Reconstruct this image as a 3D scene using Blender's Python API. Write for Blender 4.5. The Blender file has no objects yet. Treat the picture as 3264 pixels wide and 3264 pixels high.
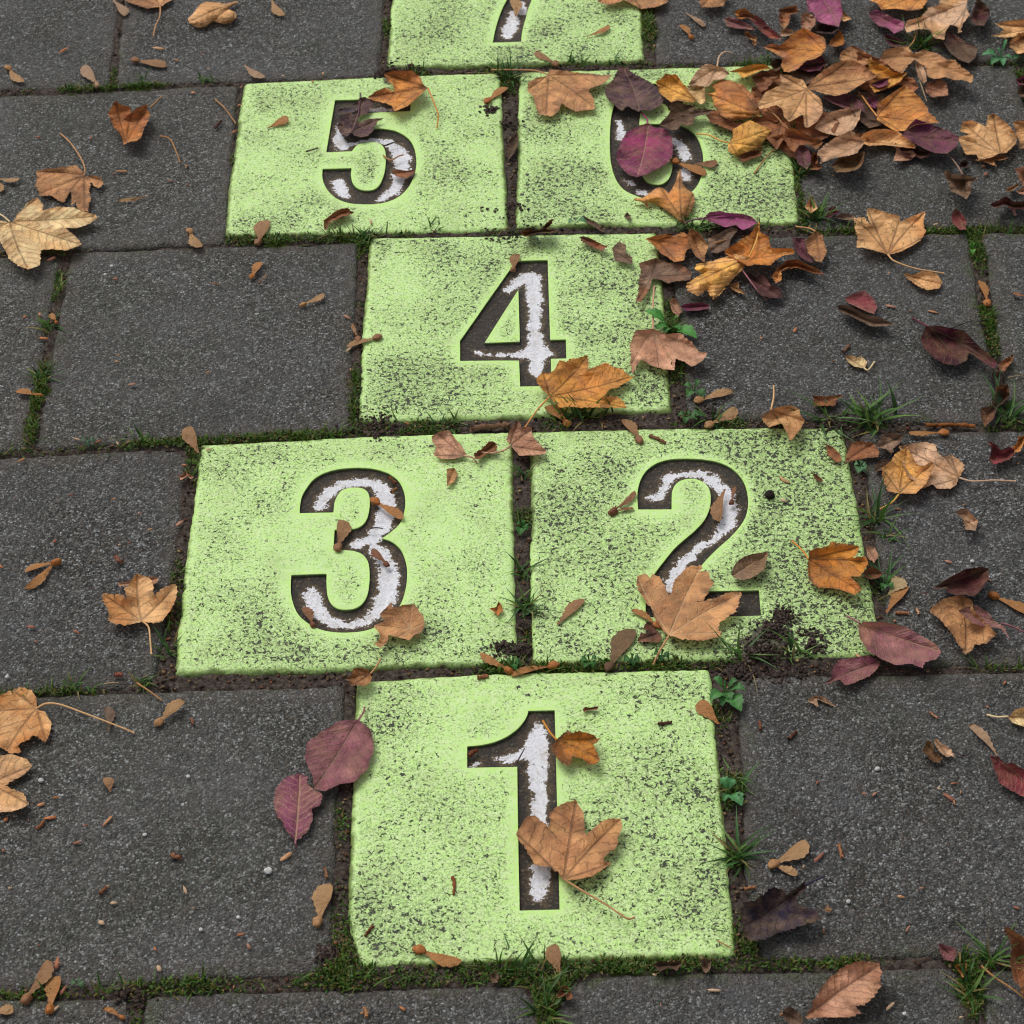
import bpy, math, random
import numpy as np
from mathutils import Vector, Matrix
from mathutils.geometry import delaunay_2d_cdt

# ------------------------------------------------------------------ camera, light
sc = bpy.context.scene
COL = sc.collection
rnd = random.Random(7)
rng = np.random.default_rng(11)

F, TH, ROLL, YAW, H = 4614.6, 0.75354, -0.027761, -0.0039317, 1.53717
X0, Y0 = -0.00936734, -1.129998
SZ = 1932.0
_c, _s = math.cos(YAW), math.sin(YAW)
CX, CY = _c * X0 + _s * Y0, -_s * X0 + _c * Y0       # camera foot in paving coordinates

def ray(x, y):
    """viewing direction (paving coordinates) through a photo point"""
    a, b = x - SZ / 2, y - SZ / 2
    c, s = math.cos(ROLL), math.sin(ROLL)
    xi, yi = c * a + s * b, -s * a + c * b
    # camera frame: right, down, forward
    fx, fy, fz = xi / F, yi / F, 1.0
    Y = fz * math.cos(TH) - fy * math.sin(TH)
    Z = -fz * math.sin(TH) - fy * math.cos(TH)
    X = fx
    return _c * X + _s * Y, -_s * X + _c * Y, Z

def G(x, y, z=0.0):
    """where on the level z the paving point seen at (x, y) lies"""
    dx, dy, dz = ray(x, y)
    t = (z - H) / dz
    return (CX + dx * t, CY + dy * t)

cam = bpy.data.objects.new('camera', bpy.data.cameras.new('camera'))
COL.objects.link(cam)
fw = Vector(ray(SZ / 2, SZ / 2)).normalized()
rt = Vector(ray(SZ / 2 + 100, SZ / 2)).normalized()
rt = (rt - fw * rt.dot(fw)).normalized()
up = rt.cross(fw)
M = Matrix((( rt.x, up.x, -fw.x, CX), (rt.y, up.y, -fw.y, CY), (rt.z, up.z, -fw.z, H), (0, 0, 0, 1)))
cam.matrix_world = M
cam.data.sensor_width = 36
cam.data.lens = F / SZ * 36
cam.data.clip_start = 0.05
cam.data.clip_end = 200
cam.data.dof.use_dof = True
cam.data.dof.focus_distance = 2.2
cam.data.dof.aperture_fstop = 20
sc.camera = cam
sc.cycles.filter_width = 1.1

w = bpy.data.worlds.new('World'); sc.world = w
w.use_nodes = True
nt = w.node_tree; nt.nodes.clear()
out = nt.nodes.new('ShaderNodeOutputWorld'); bg = nt.nodes.new('ShaderNodeBackground')
sky = nt.nodes.new('ShaderNodeTexSky'); sky.sky_type = 'NISHITA'; sky.sun_disc = False
SUN_AZ, SUN_EL = math.radians(-42), math.radians(58)
sky.sun_elevation = SUN_EL; sky.sun_rotation = SUN_AZ
sky.air_density = 1.0; sky.dust_density = 4.0; sky.ozone_density = 1.0
hs = nt.nodes.new('ShaderNodeHueSaturation'); hs.inputs['Saturation'].default_value = 0.22
nt.links.new(sky.outputs[0], hs.inputs['Color']); nt.links.new(hs.outputs[0], bg.inputs[0])
bg.inputs[1].default_value = 0.12
nt.links.new(bg.outputs[0], out.inputs[0])
sl = bpy.data.lights.new('sun', 'SUN'); sl.energy = 1.1; sl.angle = math.radians(34); sl.color = (1.0, 0.965, 0.9)
so = bpy.data.objects.new('sun', sl); COL.objects.link(so)
sd = Vector((math.sin(SUN_AZ) * math.cos(SUN_EL), math.cos(SUN_AZ) * math.cos(SUN_EL), math.sin(SUN_EL)))
so.rotation_euler = sd.to_track_quat('Z', 'Y').to_euler(); so.location = sd * 5
sc.view_settings.view_transform = 'Standard'
sc.view_settings.look = 'None'
sc.view_settings.exposure = 0.14
sc.view_settings.gamma = 1

# ------------------------------------------------------------------ helpers
def lin(c):
    return tuple(((v / 255) / 12.92 if v / 255 <= .04045 else ((v / 255 + .055) / 1.055) ** 2.4) for v in c)

FR = {}
for i in range(3):
    for j in range(4):
        FR['T%d%d' % (i, j)] = (644 * i, 483 * j, 1 / 3.)
k_ = 1932 / 3264
FR['N1'] = (1300 * k_, 2240 * k_, 700 * k_ / 1932)
FR['N2'] = (1900 * k_, 1400 * k_, 700 * k_ / 1932)
FR['N3'] = (800 * k_, 1400 * k_, 700 * k_ / 1932)
FR['N4'] = (1300 * k_, 700 * k_, 700 * k_ / 1932)
FR['N5'] = (900 * k_, 200 * k_, 600 * k_ / 1932)
FR['N6'] = (1800 * k_, 200 * k_, 600 * k_ / 1932)
FR['N7'] = (1400 * k_, 0, 600 * k_ / 1092)
FR['A'] = (1288, 0, 322 / 1092.)
FR['B'] = (1610, 0, 322 / 1092.)
FR['C'] = (1288, 241.5, 322 / 1092.)
FR['Q'] = (1610, 241.5, 322 / 1092.)
FR['E'] = (1904 * k_, 612 * k_, 816 * k_ / 1092)
FR['D'] = (0, 0, 1)

def pts(s):
    """'x,y x,y*' -> list of (x, y, corner)"""
    r = []
    for t in s.split():
        c = t.endswith('*')
        a, b = t.rstrip('*').split(',')
        r.append((float(a), float(b), c))
    return r

def fpts(fr, s, z=0.0):
    ox, oy, k = FR[fr]
    return [G(ox + x * k, oy + y * k, z) for x, y, c in pts(s)]

def vnoise(x, y, seed=0):
    xi = np.floor(x).astype(np.int64); yi = np.floor(y).astype(np.int64)
    xf = x - xi; yf = y - yi
    def h(a, b):
        n = (a * 374761393 + b * 668265263 + seed * 974634777) & 0x7fffffff
        n = ((n ^ (n >> 13)) * 1274126177) & 0x7fffffff
        n = n ^ (n >> 16)
        return (n & 0xffff) / 65535.0
    u = xf * xf * (3 - 2 * xf); v = yf * yf * (3 - 2 * yf)
    return (h(xi, yi) * (1 - u) + h(xi + 1, yi) * u) * (1 - v) + (h(xi, yi + 1) * (1 - u) + h(xi + 1, yi + 1) * u) * v

def fbm(x, y, seed=0, o=4):
    r = 0; a = 1; t = 0
    for i in range(o):
        r = r + a * vnoise(x * 2 ** i, y * 2 ** i, seed + i * 17); t += a; a *= .5
    return r / t

def inpoly(px, py, poly):
    poly = np.asarray(poly); n = len(poly)
    ins = np.zeros(px.shape, bool)
    x1, y1 = poly[-1]
    for i in range(n):
        x2, y2 = poly[i]
        if y1 != y2:
            c = ((y1 > py) != (y2 > py)) & (px < (x2 - x1) * (py - y1) / (y2 - y1) + x1)
            ins ^= c
        x1, y1 = x2, y2
    return ins

def segdist(px, py, poly, closed=True):
    poly = np.asarray(poly, float); d = np.full(px.shape, 1e9)
    n = len(poly)
    for i in range(n if closed else n - 1):
        a = poly[i]; b = poly[(i + 1) % n]; ab = b - a
        L = max(ab @ ab, 1e-12)
        t = np.clip(((px - a[0]) * ab[0] + (py - a[1]) * ab[1]) / L, 0, 1)
        d = np.minimum(d, np.hypot(px - a[0] - t * ab[0], py - a[1] - t * ab[1]))
    return d

def mesh_obj(name, V, Fc, mat=None, parent=None, smooth=True, attrs=None, origin=None):
    V = np.asarray(V, float)
    if origin is not None:
        V = V - np.asarray(origin)
    me = bpy.data.meshes.new(name)
    me.from_pydata(V.tolist(), [], [list(map(int, f)) for f in Fc])
    if mat: me.materials.append(mat)
    if attrs:
        for k, a in attrs.items():
            a = np.asarray(a, np.float32)
            if a.ndim == 1:
                at = me.attributes.new(k, 'FLOAT', 'POINT'); at.data.foreach_set('value', a)
            else:
                at = me.attributes.new(k, 'FLOAT_COLOR', 'POINT')
                if a.shape[1] == 3: a = np.hstack([a, np.ones((len(a), 1), np.float32)])
                at.data.foreach_set('color', np.ascontiguousarray(a, np.float32).ravel())
    if smooth:
        me.polygons.foreach_set('use_smooth', np.ones(len(me.polygons), bool))
    me.update()
    o = bpy.data.objects.new(name, me); COL.objects.link(o)
    if parent is not None: o.parent = parent
    if origin is not None and parent is None: o.location = origin
    return o

def tag(o, label, cat, group=None):
    o['label'] = label; o['category'] = cat
    if group: o['group'] = group
    return o

def crom(P, n=6, closed=False, corner=None):
    P = [np.array(p[:2], float) for p in P]; N = len(P); out = []
    rngi = range(N if closed else N - 1)
    for i in rngi:
        p1, p2 = P[i], P[(i + 1) % N]
        p0 = P[i - 1] if (closed or i > 0) else p1
        p3 = P[(i + 2) % N] if (closed or i + 2 < N) else p2
        m1 = (p2 - p0) / 2; m2 = (p3 - p1) / 2
        c1 = corner and corner[i]; c2 = corner and corner[(i + 1) % N]
        if c1 and c2: m1 = m2 = (p2 - p1)
        elif c1: m1 = (p2 - p1)
        elif c2: m2 = (p2 - p1)
        L = np.linalg.norm(p2 - p1) + 1e-12
        if np.linalg.norm(m1) > L * 1.2: m1 *= L * 1.2 / np.linalg.norm(m1)
        if np.linalg.norm(m2) > L * 1.2: m2 *= L * 1.2 / np.linalg.norm(m2)
        for k in range(n):
            t = k / n
            out.append((2*t**3-3*t**2+1)*p1 + (t**3-2*t**2+t)*m1 + (-2*t**3+3*t**2)*p2 + (t**3-t**2)*m2)
    if not closed: out.append(P[-1])
    return out

def resample(P, step, closed=False):
    P = np.asarray(P, float)
    if closed: P = np.vstack([P, P[:1]])
    d = np.r_[0, np.cumsum(np.linalg.norm(np.diff(P, axis=0), axis=1))]
    n = max(2, int(round(d[-1] / step)))
    t = np.linspace(0, d[-1], n + 1)
    R = np.column_stack([np.interp(t, d, P[:, 0]), np.interp(t, d, P[:, 1])])
    return R[:-1] if closed else R

def cdt(loops, extra, inside):
    """triangulate: closed loops as constraints plus loose points; keep triangles whose centre passes inside()"""
    vs = []; ed = []
    for L in loops:
        b = len(vs); n = len(L)
        vs += [Vector((float(p[0]), float(p[1]))) for p in L]
        ed += [(b + i, b + (i + 1) % n) for i in range(n)]
    vs += [Vector((float(p[0]), float(p[1]))) for p in extra]
    v, e, f, ov, oe, of = delaunay_2d_cdt(vs, ed, [], 0, 1e-7)
    V = np.array([(p.x, p.y) for p in v]); T = np.array([t for t in f if len(t) == 3])
    c = V[T].mean(axis=1)
    k = inside(c[:, 0], c[:, 1])
    T = T[k]
    # counter-clockwise
    a, b, d = V[T[:, 0]], V[T[:, 1]], V[T[:, 2]]
    cr = (b[:, 0]-a[:, 0])*(d[:, 1]-a[:, 1]) - (b[:, 1]-a[:, 1])*(d[:, 0]-a[:, 0])
    T[cr < 0] = T[cr < 0][:, ::-1]
    return V, T, ov

# ------------------------------------------------------------------ materials
class NT:
    def __init__(s, name):
        s.m = bpy.data.materials.new(name); s.m.use_nodes = True
        s.t = s.m.node_tree; s.b = s.t.nodes['Principled BSDF']
        s.out = s.t.nodes['Material Output']
    def n(s, ty, **k):
        nd = s.t.nodes.new(ty)
        for a, v in k.items():
            if a.startswith('i_'):
                key = a[2:]
                key = int(key) if key.isdigit() else key
                nd.inputs[key].default_value = v
            else: setattr(nd, a, v)
        return nd
    def l(s, a, b): s.t.links.new(a, b)
    def pos(s): return s.n('ShaderNodeNewGeometry').outputs['Position']
    def noise(s, scale, detail=2, rough=.5, vec=None, dist=0):
        nd = s.n('ShaderNodeTexNoise'); nd.inputs['Scale'].default_value = scale
        nd.inputs['Detail'].default_value = detail; nd.inputs['Roughness'].default_value = rough
        nd.inputs['Distortion'].default_value = dist
        s.l(vec if vec is not None else s.P, nd.inputs['Vector']); return nd.outputs['Fac']
    def vor(s, scale, out='Color', feat='F1', rnd_=1):
        nd = s.n('ShaderNodeTexVoronoi'); nd.inputs['Scale'].default_value = scale; nd.feature = feat
        nd.inputs['Randomness'].default_value = rnd_
        s.l(s.P, nd.inputs['Vector']); return nd.outputs[out]
    def math(s, op, a, b=None, c=None, clamp=False):
        nd = s.n('ShaderNodeMath'); nd.operation = op; nd.use_clamp = clamp
        for i, v in enumerate((a, b, c)):
            if v is None: continue
            if isinstance(v, (int, float)): nd.inputs[i].default_value = v
            else: s.l(v, nd.inputs[i])
        return nd.outputs[0]
    def ramp(s, fac, a, b, va=0., vb=1.):
        nd = s.n('ShaderNodeMapRange'); nd.inputs[1].default_value = a; nd.inputs[2].default_value = b
        nd.inputs[3].default_value = va; nd.inputs[4].default_value = vb
        s.l(fac, nd.inputs[0]); return nd.outputs[0]
    def mix(s, f, a, b, mode='MIX'):
        nd = s.n('ShaderNodeMix'); nd.data_type = 'RGBA'; nd.blend_type = mode
        for i, v in ((0, f), (6, a), (7, b)):
            if isinstance(v, (int, float)): nd.inputs[i].default_value = v
            elif isinstance(v, tuple): nd.inputs[i].default_value = (*v[:3], 1)
            else: s.l(v, nd.inputs[i])
        return nd.outputs[2]
    def cr(s, fac, stops):
        nd = s.n('ShaderNodeValToRGB'); e = nd.color_ramp.elements
        while len(e) < len(stops): e.new(0.5)
        for el, (p, c) in zip(e, stops): el.position = p; el.color = (*c, 1)
        s.l(fac, nd.inputs[0]); return nd.outputs[0]
    def attr(s, name, col=False):
        nd = s.n('ShaderNodeAttribute'); nd.attribute_name = name
        return nd.outputs['Color'] if col else nd.outputs['Fac']
    def bump(s, h, dist, strength=1, nrm=None):
        nd = s.n('ShaderNodeBump'); nd.inputs['Distance'].default_value = dist; nd.inputs['Strength'].default_value = strength
        s.l(h, nd.inputs['Height'])
        if nrm is not None: s.l(nrm, nd.inputs['Normal'])
        return nd.outputs[0]

def mat_slab():
    m = NT('grey_concrete'); P0 = m.pos(); m.P = P0
    # bend the grain field a little so the grit is not one even cell size
    nz = m.n('ShaderNodeTexNoise'); nz.inputs['Scale'].default_value = 260; nz.inputs['Detail'].default_value = 2
    m.l(P0, nz.inputs['Vector'])
    sc_ = m.n('ShaderNodeVectorMath', operation='SCALE'); m.l(nz.outputs['Color'], sc_.inputs[0]); sc_.inputs['Scale'].default_value = .0032
    ad = m.n('ShaderNodeVectorMath', operation='ADD'); m.l(P0, ad.inputs[0]); m.l(sc_.outputs[0], ad.inputs[1])
    m.P = ad.outputs[0]
    c1 = m.vor(520, 'Color'); d = m.vor(520, 'Distance')
    sep = m.n('ShaderNodeSeparateColor'); m.l(c1, sep.inputs[0])
    c2 = m.vor(300, 'Color'); sep2 = m.n('ShaderNodeSeparateColor'); m.l(c2, sep2.inputs[0])
    m.P = P0
    v = m.math('ADD', m.math('MULTIPLY', sep.outputs[0], .72), m.math('MULTIPLY', sep2.outputs[0], .28))
    g = m.cr(v, [(.05, lin((24, 23, 22))), (.36, lin((64, 63, 60))), (.62, lin((104, 103, 99))), (.82, lin((142, 142, 139))), (.93, lin((182, 183, 184)))])
    g = m.mix(m.math('MULTIPLY', m.ramp(sep.outputs[1], .74, 1.0), .5, clamp=True), g, lin((128, 106, 88)))
    gap = m.ramp(d, .35, .8)
    g = m.mix(m.math('MULTIPLY', gap, .85, clamp=True), g, lin((30, 28, 27)))
    n = m.noise(3.1, 4, .6)
    g = m.mix(m.ramp(n, .35, .65, 0, .30), g, lin((80, 81, 70)))
    n2 = m.noise(9, 5, .65)
    g = m.mix(m.ramp(n2, .42, .7, 0, .35), g, lin((108, 106, 108)))
    n4 = m.noise(70, 3, .6)
    g = m.mix(m.ramp(n4, .5, .75, 0, .45), g, lin((52, 51, 49)))
    sp = m.vor(120, 'Distance')
    spot = m.math('MULTIPLY', m.ramp(sp, .11, .07), m.ramp(m.noise(23, 1), .60, .63), clamp=True)
    g = m.mix(m.math('MULTIPLY', spot, .8, clamp=True), g, lin((190, 188, 184)))
    g = m.mix(1.0, g, m.cr(m.attr('tone'), [(0, (.78, .79, .81)), (.5, (.95, .975, 1.0)), (1, (1.12, 1.12, 1.10))]), 'MULTIPLY')
    wet = m.noise(5.5, 5, .62)
    g = m.mix(m.math('MULTIPLY', m.ramp(wet, .55, .75), .38, clamp=True), g, lin((44, 44, 43)))
    ed = m.attr('edge')
    en = m.noise(55, 5, .75)
    ef = m.math('MULTIPLY', m.math('SUBTRACT', 1, m.math('MULTIPLY', ed, 42)), m.ramp(en, .36, .58), clamp=True)
    g = m.mix(m.math('MULTIPLY', ef, .8, clamp=True), g, m.mix(m.noise(300, 3, .7), lin((58, 52, 48)), lin((112, 103, 96))))
    mn = m.noise(30, 5, .7)
    mf = m.math('MULTIPLY', m.math('MULTIPLY', m.math('SUBTRACT', 1, m.math('MULTIPLY', ed, 60)), m.ramp(mn, .50, .62), clamp=True), m.attr('mossy'))
    g = m.mix(m.math('MULTIPLY', mf, .9, clamp=True), g, lin((62, 80, 28)))
    m.l(g, m.b.inputs['Base Color']); m.b.inputs['Roughness'].default_value = .8
    m.b.inputs['Specular IOR Level'].default_value = .35
    hgt = m.math('MULTIPLY', m.ramp(d, .0, .8, 1, 0), m.ramp(sep.outputs[2], 0, 1, .35, 1))
    b1 = m.bump(hgt, .0022, 1)
    b2 = m.bump(m.noise(120, 5, .7), .003, .8, b1)
    b3 = m.bump(m.noise(14, 3, .6), .005, .5, b2)
    m.l(b3, m.b.inputs['Normal']); return m.m

def mat_green():
    m = NT('green_paint'); m.P = m.pos()
    wear = m.attr('wear'); clean = m.attr('clean')
    base = lin((187, 224, 134)); sat = lin((184, 228, 112)); pale = lin((200, 224, 160))
    n = m.noise(150, 5, .7)
    g = m.mix(m.ramp(n, .42, .62), base, pale)
    big = m.noise(8, 3, .6)
    g = m.mix(m.math('MULTIPLY', m.ramp(big, .4, .7), .35), g, lin((190, 222, 150)))
    g = m.mix(m.ramp(clean, .5, 1.25, 0, .6), g, sat)
    # dulled half worn paint
    f1 = m.noise(460, 3, .7, dist=.6)
    a = m.math('ADD', f1, m.math('MULTIPLY', wear, .17))
    fine = m.ramp(a, .585, .655)
    g = m.mix(m.math('MULTIPLY', fine, .66, clamp=True), g, lin((118, 138, 84)))
    # pits down to the dark aggregate
    f2 = m.noise(270, 4, .66, dist=.9)
    f3 = m.noise(34, 3, .6)
    b = m.math('ADD', m.math('ADD', f2, m.math('MULTIPLY', wear, .165)), m.math('MULTIPLY', m.math('SUBTRACT', f3, .5), .12))
    pit = m.ramp(b, .684, .710)
    pit = m.math('MINIMUM', m.math('MAXIMUM', pit, 0), 1)
    g = m.mix(pit, g, m.mix(m.noise(600, 1), lin((30, 34, 26)), lin((66, 68, 52))))
    # dark earth patches
    so_ = m.attr('dirt'); dn = m.noise(75, 6, .75)
    df = m.ramp(m.math('ADD', m.math('MULTIPLY', so_, .55), dn), .74, .86)
    df = m.math('MINIMUM', m.math('MAXIMUM', df, 0), 1)
    g = m.mix(m.math('MULTIPLY', df, .9), g, lin((62, 52, 44)))
    al = m.attr('algae')
    af = m.ramp(m.math('ADD', m.math('MULTIPLY', al, .5), m.noise(90, 5, .7)), .72, .95)
    af = m.math('MINIMUM', m.math('MAXIMUM', af, 0), 1)
    g = m.mix(m.math('MULTIPLY', af, .8), g, lin((78, 92, 30)))
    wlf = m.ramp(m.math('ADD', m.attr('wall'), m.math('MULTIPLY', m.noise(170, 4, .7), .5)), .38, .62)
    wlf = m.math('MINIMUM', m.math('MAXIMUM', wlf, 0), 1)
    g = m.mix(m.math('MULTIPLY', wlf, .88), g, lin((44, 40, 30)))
    st_ = m.noise(19, 5, .7)
    g = m.mix(m.math('MULTIPLY', m.ramp(st_, .52, .72), .30, clamp=True), g, lin((148, 160, 104)))
    m.l(g, m.b.inputs['Base Color']); m.b.inputs['Roughness'].default_value = .6
    m.b.inputs['Specular IOR Level'].default_value = .35
    bb = m.bump(m.noise(260, 4, .6), .0012, .7)
    inv = m.math('SUBTRACT', 1, pit)
    b2 = m.bump(inv, .0012, .8, bb)
    b3 = m.bump(m.noise(30, 3, .6), .002, .5, b2)
    m.l(b3, m.b.inputs['Normal']); return m.m

def mat_numeral():
    m = NT('numeral_paint'); m.P = m.pos()
    s = m.attr('paint')                # signed distance (mm) to the worn white
    n = m.noise(95, 6, .72); n2 = m.noise(420, 3, .65)
    v = m.math('ADD', m.math('ADD', s, 1.1), m.math('MULTIPLY', m.math('SUBTRACT', n, .5), 21))
    v = m.math('ADD', v, m.math('MULTIPLY', m.math('SUBTRACT', n2, .5), 12))
    mask = m.math('MINIMUM', m.math('MAXIMUM', m.ramp(v, -.2, .5), 0), 1)
    halo = m.math('MINIMUM', m.math('MAXIMUM', m.ramp(v, -5.5, .4), 0), 1)
    dk = m.mix(m.noise(500, 3, .7), lin((20, 17, 15)), lin((66, 58, 50)))
    fl = m.ramp(m.noise(300, 5, .8), .57, .64)
    fl = m.math('MINIMUM', m.math('MAXIMUM', fl, 0), 1)
    fib = m.ramp(m.noise(150, 4, .7, dist=1.5), .56, .60)
    fib = m.math('MINIMUM', m.math('MAXIMUM', fib, 0), 1)
    dk = m.mix(m.math('MULTIPLY', fib, .55), dk, lin((92, 70, 54)))
    dk = m.mix(m.math('MULTIPLY', fl, .6), dk, lin((150, 142, 110)))
    g = m.mix(m.math('MULTIPLY', halo, .7), dk, lin((112, 92, 62)))
    wh = m.mix(m.ramp(m.noise(300, 4, .7), .35, .7), lin((226, 226, 234)), lin((247, 247, 250)))
    stn = m.math('MULTIPLY', m.ramp(m.noise(130, 5, .75), .52, .66), .55, clamp=True)
    wh = m.mix(stn, wh, lin((186, 174, 156)))
    chip = m.math('MULTIPLY', m.ramp(m.noise(240, 4, .7), .64, .68), .9, clamp=True)
    wh = m.mix(chip, wh, lin((60, 52, 46)))
    g = m.mix(mask, g, wh)
    m.l(g, m.b.inputs['Base Color']); m.b.inputs['Roughness'].default_value = .7
    b1 = m.bump(m.noise(330, 4, .75), .0030, 1)
    b2 = m.bump(m.noise(70, 3, .6), .003, .6, b1)
    m.l(b2, m.b.inputs['Normal']); return m.m

def mat_soil():
    m = NT('soil'); m.P = m.pos()
    n = m.noise(240, 5, .75)
    g = m.cr(n, [(.28, lin((34, 29, 26))), (.48, lin((74, 64, 58))), (.64, lin((108, 97, 89))), (.8, lin((142, 130, 118)))])
    mo = m.attr('moss'); mn = m.noise(70, 5, .7)
    mf = m.math('MINIMUM', m.math('MAXIMUM', m.ramp(m.math('ADD', mo, m.math('MULTIPLY', mn, .9)), .95, 1.1), 0), 1)
    gr = m.mix(m.noise(420, 3, .7), lin((34, 48, 14)), lin((88, 112, 34)))
    g = m.mix(m.math('MULTIPLY', mf, .9), g, gr)
    m.l(g, m.b.inputs['Base Color']); m.b.inputs['Roughness'].default_value = .95
    m.b.inputs['Specular IOR Level'].default_value = .15
    b1 = m.bump(m.noise(330, 5, .75), .004, 1)
    m.l(b1, m.b.inputs['Normal']); return m.m

def mat_leaf():
    m = NT('dry_leaf')
    tc = m.n('ShaderNodeNewGeometry'); m.P = tc.outputs['Position']
    col = m.attr('lcol', True); vt = m.attr('vt'); vd = m.attr('vd'); vb = m.attr('vb'); vs = m.attr('vs')
    # wobble so the side veins are not ruler-straight
    wob = m.math('MULTIPLY', m.math('SUBTRACT', m.noise(75, 3), .5), .011)
    # side veins, in metres along the rib
    s1 = m.math('DIVIDE', m.math('ADD', m.math('SUBTRACT', vt, m.math('MULTIPLY', vd, .85)), wob), vs)
    fr = m.math('ABSOLUTE', m.math('SUBTRACT', m.math('FRACT', s1), .5))
    side = m.math('MULTIPLY', m.ramp(m.math('MULTIPLY', fr, vs), .0003, .0011, 1, 0), 1, clamp=True)
    main = m.math('MULTIPLY', m.ramp(vd, .0004, .0014, 1, 0), 1, clamp=True)
    # net of tiny veins
    vz = m.n('ShaderNodeTexVoronoi'); vz.feature = 'DISTANCE_TO_EDGE'; vz.inputs['Scale'].default_value = 330
    m.l(m.P, vz.inputs['Vector'])
    net = m.math('MULTIPLY', m.ramp(vz.outputs['Distance'], .02, .12, 1, 0), .16, clamp=True)
    pat = m.math('MAXIMUM', m.math('MULTIPLY', side, .62), m.math('MULTIPLY', main, .95))
    pat = m.math('MAXIMUM', pat, net)
    dark = m.mix(.62, col, (0.012, .006, .004)); lite = m.mix(.50, col, lin((226, 190, 150)))
    vc = m.mix(vb, dark, lite)
    fn = m.noise(420, 4, .7)
    g = m.mix(m.ramp(fn, .35, .7, .0, .36), col, m.mix(.5, col, (0.02, .01, .006)))
    fn2 = m.noise(55, 4, .65)
    g = m.mix(m.ramp(fn2, .40, .72, 0, .5), g, m.mix(.45, col, lin((214, 176, 120))))
    fn3 = m.noise(95, 4, .7, dist=.4)
    sp = m.math('MULTIPLY', m.ramp(fn3, .62, .70), .55, clamp=True)
    g = m.mix(sp, g, m.mix(.6, col, (0.02, .009, .006)))
    g = m.mix(pat, g, vc)
    m.l(g, m.b.inputs['Base Color']); m.b.inputs['Roughness'].default_value = .58
    m.b.inputs['Specular IOR Level'].default_value = .3
    cor = m.math('MULTIPLY', fr, 1.6)
    h = m.math('ADD', m.math('ADD', m.math('MULTIPLY', pat, -.6), m.math('MULTIPLY', fn, .35)), m.math('MULTIPLY', cor, -.34))
    b1 = m.bump(h, .0016, .9)
    b2 = m.bump(m.noise(140, 5, .65, dist=.3), .0034, .9, b1)
    m.l(b2, m.b.inputs['Normal'])
    tr = m.n('ShaderNodeBsdfTranslucent'); m.l(g, tr.inputs[0]); m.l(b2, tr.inputs['Normal'])
    mx = m.n('ShaderNodeMixShader'); mx.inputs[0].default_value = .16
    m.l(m.b.outputs[0], mx.inputs[1]); m.l(tr.outputs[0], mx.inputs[2]); m.l(mx.outputs[0], m.out.inputs[0])
    return m.m

def mat_vcol(name, rough=.7, spec=.3, nz=300, amp=.35, tr=0.0):
    m = NT(name); m.P = m.pos(); c = m.attr('lcol', True)
    g = m.mix(m.ramp(m.noise(nz, 3, .7), .3, .7, 0, amp), c, m.mix(.6, c, (0.01, .008, .005)))
    m.l(g, m.b.inputs['Base Color']); m.b.inputs['Roughness'].default_value = rough
    m.b.inputs['Specular IOR Level'].default_value = spec
    m.l(m.bump(m.noise(nz * 1.3, 3, .7), .0008, .6), m.b.inputs['Normal'])
    if tr:
        t = m.n('ShaderNodeBsdfTranslucent'); m.l(g, t.inputs[0])
        mx = m.n('ShaderNodeMixShader'); mx.inputs[0].default_value = tr
        m.l(m.b.outputs[0], mx.inputs[1]); m.l(t.outputs[0], mx.inputs[2]); m.l(mx.outputs[0], m.out.inputs[0])
    return m.m

MS, MG, MN, MSOIL, ML = mat_slab(), mat_green(), mat_numeral(), mat_soil(), mat_leaf()
MST = mat_vcol('stem', .6, .3, 400, .4)
MGR = mat_vcol('grass', .5, .35, 200, .3, .25)
MCR = mat_vcol('crumb', .95, .1, 500, .6)
# ------------------------------------------------------------------ slabs and tiles
SLABS = []        # outlines of everything that covers the soil
def outline(cD, jitter, round_=0.004, seed=0, step=.0035):
    P = np.array([G(x, y) for x, y in cD])
    if (np.roll(P, -1, 0)[:, 0] * P[:, 1] - P[:, 0] * np.roll(P, -1, 0)[:, 1]).sum() > 0:
        P = P[::-1]
    # round the corners
    R = []
    n = len(P)
    for i in range(n):
        a, b, c = P[i - 1], P[i], P[(i + 1) % n]
        u = (a - b) / np.linalg.norm(a - b); v = (c - b) / np.linalg.norm(c - b)
        if u @ v < -.97: R.append(b); continue
        for k in range(5):
            t = k / 4
            R.append((1-t)**2 * (b + u * round_) + 2*t*(1-t) * b + t*t * (b + v * round_))
    R = resample(R, step, True)
    q = np.arange(len(R))
    nx = np.roll(R, -1, 0) - np.roll(R, 1, 0); nx = np.column_stack([nx[:, 1], -nx[:, 0]])
    nx /= np.linalg.norm(nx, axis=1)[:, None] + 1e-12
    j = (fbm(R[:, 0] * 160 + 50, R[:, 1] * 160 + 50, seed, 3) - .5) * 2 * jitter + (fbm(R[:, 0] * 22 + 50, R[:, 1] * 22 + 50, seed + 5, 2) - .5) * 2 * jitter
    return R + nx * j[:, None], nx

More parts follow.
